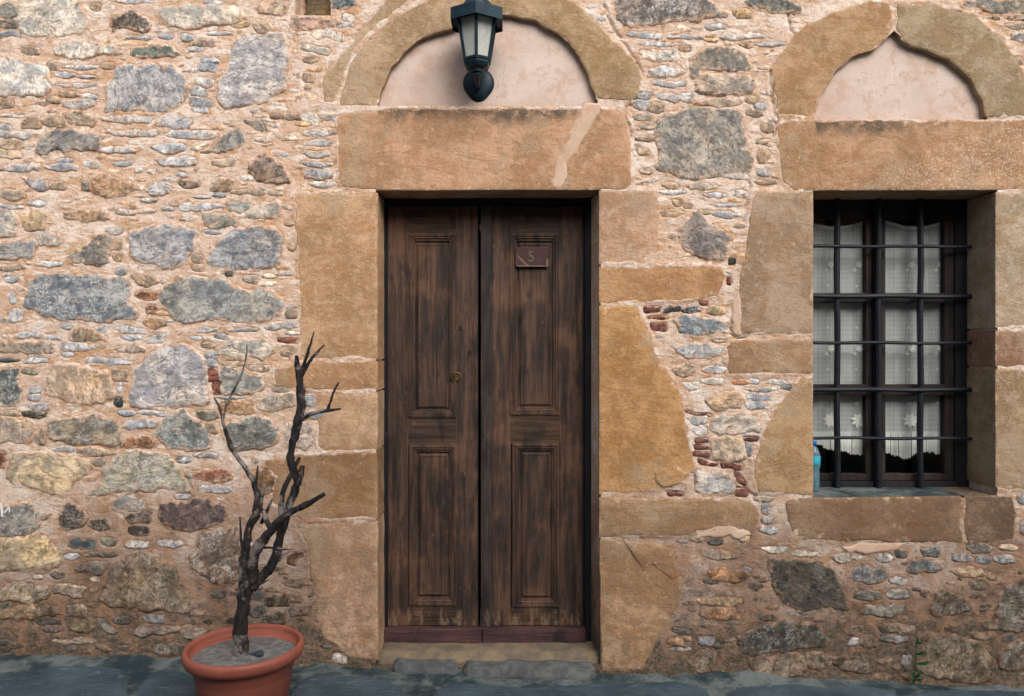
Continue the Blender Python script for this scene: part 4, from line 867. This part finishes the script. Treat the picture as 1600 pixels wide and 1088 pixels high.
# keyhole and lock remains
kc = dp(712, 589, .198); v, f = [], []
n = 14
for rr, yy in ((.028, .206), (.028, .199), (.024, .197), (.021, .200), (.0, .201)):
    for k in range(n):
        a = 2*math.pi*k/n; q = rr*(1 + .07*math.sin(3*a+1)); v.append((kc.x + q*math.cos(a), yy, kc.z + q*math.sin(a)))
for i in range(4):
    for k in range(n): f.append((i*n+k, i*n+(k+1) % n, (i+1)*n+(k+1) % n, (i+1)*n+k))
es = obj('keyhole_plate', pyd('k', v, f), M['brass'], ll)
bm = bmesh.new(); add_box(bm, kc.x-.010, kc.x-.001, .1975, .2005, kc.z-.016, kc.z+.006); add_box(bm, kc.x-.0115, kc.x+.0005, .1965, .1995, kc.z, kc.z+.012, .003); obj('keyhole', bm, M['frame'], es)
for (px, py, rr) in ((718.5, 513, .010), (734, 551, .008)):
    c = dp(px, py, .2); pts = [(c.x + rr*math.cos(t)*.8, .203, c.z + rr*math.sin(t)) for t in np.linspace(0, 2*math.pi, 15)]
    obj('ring_fitting', pyd('ring', *tube(pts, [.0022]*15, 6)), M['iron'], ll)
# number plate
npz = dbox('number_plate', 805, 387, 857, 417, .195, .203, M['plate'], rl, .0012)
def text_mesh(txt, size, pos, mat, name, parent, ext=.0012):
    cu = bpy.data.curves.new('txt', 'FONT'); cu.body = txt; cu.size = size; cu.extrude = ext; cu.align_x = 'CENTER'; cu.align_y = 'CENTER'
    t = bpy.data.objects.new('txt', cu); C.objects.link(t); bpy.context.view_layer.update()
    me = bpy.data.meshes.new_from_object(t.evaluated_get(bpy.context.evaluated_depsgraph_get())); bpy.data.objects.remove(t); bpy.data.curves.remove(cu)
    me.transform(Matrix.Translation(Vector(pos)) @ Matrix.Rotation(math.radians(90), 4, 'X'))
    return obj(name, me, mat, parent)
text_mesh('5', .078, dp(830, 402, .1945), M['digit'], 'digit', npz)
text_mesh('A', .022, dp(844, 405.5, .1945), M['shut'], 'digit', npz, .0006)
def flat(poly, d0, d1, mat, name, parent):
    n = len(poly); v = [dp(x, y, d0) for x, y in poly] + [dp(x, y, d1) for x, y in poly]
    f = [tuple(range(n))] + [tuple(range(2*n-1, n-1, -1))] + [(i, i+n, (i+1) % n+n, (i+1) % n) for i in range(n)]
    me = pyd(name, v, f); bm = bmesh.new(); bm.from_mesh(me); bmesh.ops.recalc_face_normals(bm, faces=bm.faces); bm.to_mesh(me); bm.free()
    return obj(name, me, mat, parent)
flat([(807, 400), (809, 399.5), (827, 416), (823, 416.5)], .1938, .196, M['bare'], 'chipped_edge', npz); flat([(808, 415.4), (856, 415.6), (856, 417), (808, 417)], .1942, .196, M['bare'], 'chipped_edge', npz); flat([(853.5, 406), (856.5, 406), (856.5, 415), (853.5, 415)], .1944, .196, M['bare'], 'chipped_edge', npz)

# ------------------------------------------------------------------ window, bars, curtains, bottle
WD = .235
wl, wr, wtop, wbot = P(1270, 0).x, P(1555, 0).x, P(0, 298).z, P(0, 776).z
sc_ = box('sill_cement', wl+.002, wr+.001, .012, .235, wbot-.02, wbot+.004, M['cement'], wall, .003)
win = empty('window', ((wl+wr)/2, WD, wbot)); tag(win, 'dark wooden casement window with six small panes behind the iron bars', 'window')
def wb(bm, x0, y0, x1, y1, d0, d1, bev=.003):
    a, b = P(x0, y0, WD), P(x1, y1, WD); add_box(bm, a.x, b.x, d0, d1, b.z, a.z, bev)
bm = bmesh.new()
wb(bm, 1225, 304, 1247, 770, .225, .30); wb(bm, 1491, 304, 1530, 770, .225, .30); wb(bm, 1246.5, 304, 1491.5, 331, .228, .30); wb(bm, 1246.5, 752, 1491.5, 772, .222, .30); wb(bm, 1363, 330, 1377, 753, .226, .29)
obj('window_frame', bm, M['frame'], win)
for x0, x1 in ((1247.5, 1362.5), (1377.5, 1490.5)):
    bm = bmesh.new(); L = x0+14 if x0 < 1300 else x0+6; Rr = x1-9 if x0 < 1300 else x1-14
    for q in ((x0, 331.5, L, 751.5), (Rr, 331.5, x1, 751.5), (L-.4, 331.8, Rr+.4, 342), (L-.4, 741, Rr+.4, 751.2)): wb(bm, *q, .236, .278, .003)
    for q in ((L-.4, 458, Rr+.4, 473), (L-.4, 601, Rr+.4, 618)): wb(bm, *q, .240, .274, .004)
    sash = obj('sash', bm, M['sash'], win)
    for y0, y1 in ((341, 459), (472, 602), (617, 742)):
        bm = bmesh.new(); wb(bm, L-1, y0, Rr+1, y1, .2555, .2585, 0); obj('pane', bm, M['glass'], sash)
grille = empty('window_grille', ((wl+wr)/2, .203, wbot)); tag(grille, 'black wrought iron bars crossing in front of the lace-curtained window', 'window bars')
GD = .203
for i, px in enumerate((1308, 1372.5, 1438)):
    x = P(px, 0, GD).x; zz = np.linspace(wbot-.03, wtop+.03, 13)
    obj('vertical_bar', pyd('bar', *tube([(x + .002*math.sin(k*1.3+i), GD, z) for k, z in enumerate(zz)], [.0155]*13, 8, .12, i)), M['iron'], grille)
for i, py in enumerate((385.5, 463, 535.5, 608.5, 684)):
    z = P(0, py, GD).z; xs = np.linspace(wl-.03, wr+.03, 15); d = GD-.012 if i % 2 else GD-.014
    obj('horizontal_bar', pyd('bar', *tube([(x, d + .001*math.sin(k), z + .002*math.sin(k*.9+i) - .003*(x-wl)) for k, x in enumerate(xs)], [.0085 if i % 2 == 0 else .0125]*15, 8, .1, i)), M['iron'], grille)
def curtain(x0, x1, label, ph):
    root = empty('lace_curtain', P((x0+x1)/2, 340, .282)); tag(root, label, 'curtain', 'lace curtains behind the window panes')
    def cp(u, py, off=0.0):
        px = x0 + (x1-x0)*u; q = P(px, py, .282)
        return Vector((q.x, .282 + .004*math.sin(u*17+ph) + .002*math.sin(u*31+ph*2) + off, q.z))
    nu, nv = 48, 40; vs_, fs = [], []
    for j in range(nv+1):
        for i in range(nu+1):
            u = i/nu; sag = 345 + 9*math.sin(math.pi*min(1, max(0, u))) ** 1.0; hem = 676 + 9*abs(math.sin(u*math.pi*5+ph))
            vs_.append(cp(u, sag + (hem-sag)*j/nv))
    for j in range(nv):
        for i in range(nu): a = j*(nu+1)+i; fs.append((a, a+1, a+nu+2, a+nu+1))
    obj('net', pyd('net', vs_, fs, True), M['lace'], root)
    def strip(name, f0, f1, n=40, off=-.003):
        v, f = [], []
        for i in range(n+1):
            t = i/n; v += [cp(*f0(t), off), cp(*f1(t), off)]
            if i: k = 2*i; f.append((k-2, k, k+1, k-1))
        obj(name, pyd(name, v, f, True), M['motif'], root)
    sg = lambda u: 345 + 9*math.sin(math.pi*u)
    strip('top_band', lambda t: (t, sg(t)), lambda t: (t, sg(t)+5)); strip('edge_band', lambda t: (.97, 346+334*t), lambda t: (1.0, 346+334*t)); 
    def star(px, py, rad, npt, inner, name):
        c = [(px + (rad if k % 2 == 0 else rad*inner)*math.cos(math.pi*k/npt+.2)/1, py + (rad if k % 2 == 0 else rad*inner)*math.sin(math.pi*k/npt+.2)) for k in range(2*npt)]
        v = [cp((px-x0)/(x1-x0), py, -.005)] + [cp((x-x0)/(x1-x0), y, -.005) for x, y in c]
        obj(name, pyd(name, v, [(0, k+1, (k+1) % (2*npt)+1) for k in range(2*npt)]), M['motif'], root)
    w = x1-x0; c0 = x0 + .42*w - 44
    for k in range(-1, 4):
        px = c0 + k*44
        if px-16 > x0 and px+12 < x1:
            star(px, 657, 12.5, 8, .62, 'star_motif')
        if px-10 > x0 and px+10 < x1:
            for py in (414, 545): star(px+1, py, 6.5, 5, .55, 'flower_motif'); star(px-5, py+8, 4, 4, .5, 'flower_motif')
            for py in (447, 512, 577, 630): star(px-3, py, 3.2, 4, .4, 'dot_motif')
    v, f = [], []; rr = random.Random(int(ph*10)); u = .01
    while u < .985:
        ln = 14 + 26*float(vnoise(np.array([u*5+ph]), np.array([ph]), 3)[0]) + rr.uniform(-1.5, 1.5); wd = rr.uniform(.02, .05); k = len(v)
        v += [cp(u, 674, .001), cp(u+wd, 674, .001), cp(u+wd*.97, 680+ln*.93, .001), cp(u+wd*.5, 680+ln, .001), cp(u+wd*.03, 680+ln*.93, .001)]; f.append((k, k+1, k+2, k+3, k+4)); u += wd*rr.choice((1.0, 1.0, 1.02, 1.3))
    obj('fringe', pyd('fringe', v, f), M['motif'], root)
curtain(1256, 1353, 'white lace curtain in the casement beside the blue bottle', 1.0)
curtain(1383, 1477, 'white lace curtain in the casement away from the blue bottle', 2.3)
room = empty('room', (1.6, 1.5, gz(0))); room['kind'] = 'structure'
bm = bmesh.new()
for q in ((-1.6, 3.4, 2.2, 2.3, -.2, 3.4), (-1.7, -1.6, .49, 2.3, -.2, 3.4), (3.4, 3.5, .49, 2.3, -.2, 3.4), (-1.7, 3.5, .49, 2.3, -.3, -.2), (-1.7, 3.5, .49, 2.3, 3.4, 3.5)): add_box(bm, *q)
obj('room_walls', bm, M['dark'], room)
# bottle
def mat_bottle():
    s = NT('bottle_plastic'); return s.done((0.35, 0.62, 0.72), 0.08, None, spec=0.5, Transmission_Weight=0.75, IOR=1.3)
M['bottle'] = mat_bottle(); M['cap'] = mat_simple('blue_cap', '1560b8', '1d6cc6', 20, 0.35, .0003); M['blabel'] = mat_simple('blue_label', '1b86a8', '3fb3c8', 30, 0.4, .0003); M['water'] = mat_simple('bottle_shade', '0f4a66', '1c6a86', 30, 0.2, .0003)
bx, by = P(1271, 0, .125).x, .125; bz = wbot + .003
bot = empty('water_bottle', (bx, by, bz)); tag(bot, 'small blue plastic water bottle standing on the window sill', 'bottle')
prof = [(.0, 0), (.026, 0), (.030, .006)] + [(.030 - (.0022 if k % 2 else 0), .012 + k*.011) for k in range(10)] + [(.033, .128), (.033, .180), (.030, .193), (.020, .216), (.0125, .226), (.0125, .234), (0, .234)]
obj('bottle_body', pyd('b', *lathe(prof, 24, bz, bx, by), True), M['bottle'], bot)
obj('label_band', pyd('b', *lathe([(.0322, .134), (.0338, .136), (.0338, .178), (.0322, .180)], 24, bz, bx, by), True), M['blabel'], bot)
obj('bottle_water', pyd('b', *lathe([(0, .004), (.0255, .004), (.0265, .12), (0, .12)], 20, bz, bx, by), True), M['water'], bot)
obj('cap', pyd('b', *lathe([(0, .232), (.0155, .232), (.0155, .252), (.013, .254), (0, .254)], 20, bz, bx, by), True), M['cap'], bot)

# ------------------------------------------------------------------ lantern
LY = -.150; LX = P(745.5, 0, LY).x
lz = lambda py: P(0, py, LY).z
lan = empty('wall_lantern', (P(748, 0, .03).x, .03, P(0, 130, .03).z)); tag(lan, 'six-sided black wall lantern with frosted panes above the door', 'lantern')
def hexring(rings_, name, mat, parent, caps=True, n=6, ph=-math.pi/2):
    v, f = [], []
    for rr, z in rings_:
        for k in range(n): a = ph + 2*math.pi*k/n; v.append((LX + rr*math.cos(a), LY + rr*math.sin(a), z))
    for i in range(len(rings_)-1):
        for k in range(n): f.append((i*n+k, i*n+(k+1) % n, (i+1)*n+(k+1) % n, (i+1)*n+k))
    if caps: f.append(tuple(range(n))[::-1]); f.append(tuple((len(rings_)-1)*n+k for k in range(n)))
    me = pyd(name, v, f); bm = bmesh.new(); bm.from_mesh(me); bmesh.ops.recalc_face_normals(bm, faces=bm.faces); bm.to_mesh(me); bm.free()
    return obj(name, me, mat, parent)
zb, ztp = lz(40), lz(22)
gt, gb, Rt, Rb = zb+.012, lz(97), .094, .060
rf = hexring([(.098, zb+.018), (.132, zb+.014), (.134, zb), (.1375, zb), (.1375, ztp), (.130, ztp+.004), (.082, ztp+.012), (.080, ztp+.022)], 'roof', M['lamp'], lan)
obj('dome', pyd('dome', *lathe([(.074, 0), (.072, .014), (.060, .034), (.040, .048), (.022, .054), (.020, .072), (.028, .078), (.026, .09), (.012, .10), (.010, .118), (0, .124)], 28, ztp+.018, LX, LY), True), M['lamp'], rf)
hexring([(Rb+.004, gb+.004), (Rb+.006, gb-.012), (Rb*.96, gb-.030), (.036, gb-.036), (.034, gb-.052)], 'base_cup', M['lamp'], lan)
for k in range(6):
    a0, a1 = -math.pi/2 + math.pi/3*k, -math.pi/2 + math.pi/3*(k+1)
    c = lambda R_, a, z: Vector((LX + R_*math.cos(a), LY + R_*math.sin(a), z))
    v = [c(Rb, a0, gb), c(Rb, a1, gb), c(Rt, a1, gt), c(Rt, a0, gt)]; cc = Vector((LX, LY, 0))
    vi = [Vector((LX + (q.x-LX)*.96, LY + (q.y-LY)*.96, q.z)) for q in v]
    obj('pane', pyd('pane', v+vi, [(0, 1, 2, 3), (7, 6, 5, 4), (0, 4, 5, 1), (1, 5, 6, 2), (2, 6, 7, 3), (3, 7, 4, 0)]), M['frost'], lan)
    obj('post', pyd('post', *tube([c(Rb+.003, a0, gb-.004), c(Rt+.003, a0, gt+.006)], [.0075, .0085], 6)), M['lamp'], lan)
bm = bmesh.new()
obj('bottom_rim', pyd('rim', *tube([(LX + (Rb+.003)*math.cos(-math.pi/2+math.pi/3*k), LY + (Rb+.003)*math.sin(-math.pi/2+math.pi/3*k), gb+.004) for k in range(7)], [.009]*7, 6)), M['lamp'], lan); bm.free()
pc = P(748, 131, .03)
v, f = lathe([(0, .020), (.050, .020), (.066, .014), (.076, .006), (.077, 0), (0, 0)], 40)
def pl(q):
    x, y, z = q; dz = -.016*max(0, (-y/.077-.72))/.28 if y < 0 else 0
    return (pc.x + x, .031 - z, pc.z + y + dz)
obj('wall_plate', pyd('wp', [pl(q) for q in v], f, True), M['lamp'], lan)
arm = spline([(pc.x, .022, pc.z-.012), (pc.x-.001, -.02, pc.z-.030), (pc.x-.002, -.085, pc.z-.028), (LX+.002, -.138, pc.z+.004), (LX, LY, pc.z+.035), (LX, LY, gb-.045)], 5)
obj('arm', pyd('arm', *tube(arm, [.0125]*len(arm), 12), True), M['lamp'], lan)
obj('collar', pyd('collar', *lathe([(0, -.066), (.020, -.066), (.022, -.060), (.016, -.052), (.024, -.046), (.024, -.040), (0, -.040)], 20, gb, LX, LY), True), M['lamp'], lan)

# ------------------------------------------------------------------ plant pot and the dead shrub in it
PY = -.47; PZ = (D+PY)/F
ptx = (382-800)*PZ; rimz = EYE + (544-1006)*PZ; g0 = gz(ptx) + .012; PR = .246
pot = empty('plant_pot', (ptx, PY, g0)); tag(pot, 'round terracotta-coloured pot of grey soil holding the dead shrub', 'plant pot')
hh = rimz - g0
prof = [(0, 0), (.165, 0), (.172, .006), (.205, hh-.075), (.210, hh-.058), (.216, hh-.052)]
obj('pot_body', pyd('pot', *lathe(prof + [(.2195, hh-.05), (.2195, hh-.03), (.212, hh-.06), (.165, .03), (0, .03)], 72, g0, ptx, PY, wob=.004), True), M['pot'], pot)
rp = [(.222, -.056), (.238, -.056), (.250, -.048), (.2565, -.034), (.2585, -.018), (.255, -.005), (.248, .0), (.240, .001), (.2335, -.004), (.231, -.014), (.227, -.06)]
obj('rim', pyd('rim', *lathe([(a*PR/.2585, b) for a, b in rp], 80, rimz, ptx, PY, True, .004), True), M['pot'], pot)
sr = .222; n = 56; v, f = [], []
for j in range(15):
    for k in range(n):
        rr = sr*j/14; a = 2*math.pi*k/n; x, y = rr*math.cos(a), rr*math.sin(a)
        v.append((ptx+x, PY+y, rimz - .052 + float(fbm(np.array([x*12]), np.array([y*12]), 9, 4)[0])*.010 + .012*math.exp(-(rr/.06)**2)))
for j in range(14):
    for k in range(n): f.append((j*n+k, (j+1)*n+k, (j+1)*n+(k+1) % n, j*n+(k+1) % n))
obj('soil', pyd('soil', v, f, True), M['soil'], pot)
st = empty('dark_pebble', (0, 0, 0))
bpy.data.objects.remove(st)
def pebble(px, py, rad, seed, label):
    c = P(px, py, PY); bm = bmesh.new(); bmesh.ops.create_icosphere(bm, subdivisions=3, radius=rad)
    for q in bm.verts:
        nn = float(fbm(np.array([q.co.x/rad*1.2+seed]), np.array([q.co.y/rad*1.2+q.co.z/rad]), seed, 3)[0]); q.co *= 1+.35*nn; q.co.z *= .7
        q.co += Vector((c.x, PY, rimz-.048+rad*.3))
    o = obj('pebble', bm, M['kerbdark']); tag(o, label, 'stone'); return o
M['kerbdark'] = mat_simple('dark_pebble_stone', '22343f', '3a4a52', 40, .7, .003)
pebble(404, 1010, .021, 3, 'larger dark blue pebble lying on the grey soil in the pot'); pebble(393, 999, .010, 6, 'tiny dark pebble between the dead trunk and the larger pebble')

shrub = empty('dead_shrub', P(380, 1030, PY) + Vector((0, 0, -.03))); tag(shrub, 'leafless dead shrub with black bark in the terracotta-coloured pot', 'shrub')
def limb(name, pts, parent, seed, n=10):
    """pts rows: photo x, photo y, radius in photo px, extra depth in metres"""
    q = spline(pts, 5); c, rad = [], []
    for i, (px, py, rr, dd) in enumerate(q):
        w = P(px, py, PY+dd); j = .25*rr*PZ
        c.append(w + Vector((float(fbm(np.array([i*.55]), np.array([seed*3.1]), seed, 2)[0])*j, 0, 0))); rad.append(max(.4, rr*.88)*PZ*(1+.18*float(fbm(np.array([i*.6]), np.array([seed*1.7]), seed+4, 2)[0])))
    return obj(name, pyd(name, *tube(c, rad, n, .38, seed), True), M['bark'], parent)
trunk = limb('trunk', [(379,1052,15,0),(379,1020,13,0),(376,985,12,0),(380,950,11.5,0),(382,925,13,0),(389,900,14,0),(392,885,9,0)], shrub, 1, 14)
L1 = limb('branch', [(384,915,9,0),(381,885,8.5,.02),(384,855,8,.03),(390,825,7,.03),(400,800,7,.04),(402,778,6,.04),(397,757,4.5,.04),(386,735,4,.05),(371,715,3.8,.06),(358,690,3.6,.07),(350,664,3.2,.07),(344,640,2.6,.07),(335,622,1.6,.07)], shrub, 2)
limb('twig', [(349,655,2.2,.07),(355,630,2.2,.07),(368,605,2,.075),(379,580,1.8,.08),(385,556,1.5,.08),(386,538,.9,.08)], L1, 3, 7)
limb('twig', [(398,768,3,.04),(401,748,2.5,.04),(403,727,1.2,.04)], L1, 4, 7); limb('twig', [(405,800,4,.04),(409,780,3,.03),(411,756,1.6,.03)], L1, 5, 7); limb('twig', [(408,818,3.5,.03),(416,800,3.2,.02),(426,779,1.8,.01)], L1, 6, 7)
limb('twig', [(383,880,3,.02),(377,845,2.4,.01),(375,808,1.2,0)], L1, 16, 7)
L2 = limb('branch', [(390,912,10,0),(395,885,9,-.02),(402,858,8.5,-.03),(418,836,8,-.04),(436,815,7,-.05),(456,800,6,-.05),(480,788,5.2,-.06),(507,772,3.4,-.07)], shrub, 7)
limb('twig', [(424,830,4,-.04),(416,812,4.5,-.03),(410,798,3.5,-.02),(402,788,2.5,-.01)], L2, 8, 7)
L3 = limb('branch', [(392,920,10,0),(408,903,9,.02),(425,882,8.5,.03),(436,850,8,.04),(446,812,7.5,.04),(457,775,7,.04),(468,745,6,.04),(473,728,4.5,.04)], shrub, 9, 12)
limb('twig', [(398,858,2,.0),(420,856,2.2,.01),(440,858,1.8,.02),(456,859,.9,.03)], L3, 10, 6); limb('twig', [(432,878,4,.03),(443,868,3,.04),(452,862,1.6,.05)], L3, 11, 7); limb('twig', [(402,915,2.6,0),(412,910,2,0),(420,906,1,0)], L3, 17, 6)
L4 = limb('branch', [(439,815,4.5,.02),(440,785,4.5,.02),(446,760,4.5,.03),(458,735,4.2,.035),(468,715,3,.04)], shrub, 12)
L5 = limb('branch', [(466,760,6.5,.04),(460,738,6.5,.045),(454,715,7,.05),(459,690,7.5,.05),(466,660,8.5,.05),(471,632,7.5,.06),(470,605,6.8,.06),(466,582,5.5,.06),(463,556,3.4,.06)], shrub, 13, 12)
limb('twig', [(468,592,4.5,.06),(475,570,3.6,.05),(482,547,2.6,.05),(487,532,1.8,.05),(490,519,.9,.05)], L5, 14, 7); limb('twig', [(470,588,4,.06),(483,566,3.2,.07),(496,550,2.4,.08),(507,539,1.4,.09)], L5, 15, 7)
L6 = limb('twig', [(472,656,4,.05),(485,648,3.4,.03),(503,643,3.2,.02),(518,641,2.8,.01),(533,639,1.6,0)], L5, 18, 7); limb('twig', [(512,642,2.6,.015),(518,622,2.2,.01),(524,607,2,.01),(530,597,1.1,0)], L5, 19, 7)

# ------------------------------------------------------------------ weed at the wall foot
wp = P(1429, 1066, -.03); weed = empty('weed', wp); tag(weed, 'small dark green weed rooted where wall meets lane below the window', 'plant')
wd = wp.y
stem = spline([(1427,1066,1.8),(1429,1045,1.6),(1430,1025,1.4),(1431,1003,1.2),(1430,992,.6)], 4)
WZ = (D+wd)/F
def W3(px, py, off=0): return Vector(((px-800)*WZ, wd-.004+off, EYE+(544-py)*WZ))
obj('stem', pyd('stem', *tube([W3(a, b) for a, b, c in stem], [c*WZ*.6 for a, b, c in stem], 6), True), M['leaf'], weed)
def wleaf(x0, y0, x1, y1, w):
    a, b = W3(x0, y0), W3(x1, y1, -.012); d = b-a; nrm = Vector((-d.z, 0, d.x)).normalized()*w*WZ; v, f = [], []
    for i in range(7):
        t = i/6; ww = math.sin(math.pi*min(1, t*.95+.05))**.8; c = a + d*t + Vector((0, -.010*math.sin(math.pi*t), 0)); v += [c-nrm*ww, c+Vector((0, .003, 0)), c+nrm*ww]
    for i in range(6):
        k = i*3; f += [(k, k+1, k+4, k+3), (k+1, k+2, k+5, k+4)]
    obj('leaf', pyd('leaf', v, f, True), M['leaf'], weed)
for q in ((1430,1008,1429,991,2.6), (1431,1005,1440,999,1.6), (1431,1022,1445,1015,3), (1430,1022,1426,1017,1.5), (1432,1037,1451,1032,3), (1429,1040,1424,1034,1.8), (1428,1058,1420,1048,3), (1428,1060,1436,1044,3), (1427,1064,1419,1060,3), (1428,1062,1441,1058,2.4), (1427,1066,1423,1052,2.6)): wleaf(*q)

# ------------------------------------------------------------------ unseen house added behind the camera, sized to shade the wall foot; shows in the panes
HY = -7.6; hz = gz(0)
house = empty('shading_house', (0, HY-3, hz)); tag(house, 'unseen plastered house with tiled roof, added across the lane to shade the wall foot', 'house')
HH = 5.4
box('wall', -9, 9, HY-6, HY, hz-.4, hz+HH, M['house'], house, .02)
bm = bmesh.new(); v = [bm.verts.new(q) for q in ((-9.4, HY+.45, hz+HH-.05), (9.4, HY+.45, hz+HH-.05), (9.4, HY-3, hz+HH+1.5), (-9.4, HY-3, hz+HH+1.5), (-9.4, HY-6.45, hz+HH-.05), (9.4, HY-6.45, hz+HH-.05))]
for q in ((0, 1, 2, 3), (3, 2, 5, 4), (0, 3, 4), (1, 5, 2), (0, 4, 5, 1)): bm.faces.new([v[k] for k in q])
bmesh.ops.recalc_face_normals(bm, faces=bm.faces); obj('roof', bm, M['tile'], house)
for wx in (-6.6, -2.4, 2.2, 6.4):
    for wz in (1.0, 3.4):
        wn = box('window', wx-.5, wx+.5, HY-.05, HY+.03, hz+wz, hz+wz+1.15, M['shut'], house, .01); box('pane', wx-.4, wx+.4, HY+.025, HY+.04, hz+wz+.1, hz+wz+1.05, M['dark'], wn)
box('door', -.55, .45, HY-.05, HY+.04, hz, hz+2.1, M['shut'], house, .01)

# ------------------------------------------------------------------ put every mesh's origin at its own middle
bpy.context.view_layer.update()
for o in list(C.objects):
    if o.type != 'MESH' or o.data.users > 1 or o.name.startswith('ground'): continue
    n = len(o.data.vertices); co = np.empty(n*3, np.float32); o.data.vertices.foreach_get('co', co); co = co.reshape(-1, 3)
    c = Vector([float(q) for q in (co.min(0)+co.max(0))/2])
    o.data.transform(Matrix.Translation(-c)); o.location = o.location + c
    for ch in o.children: ch.location = ch.location - c
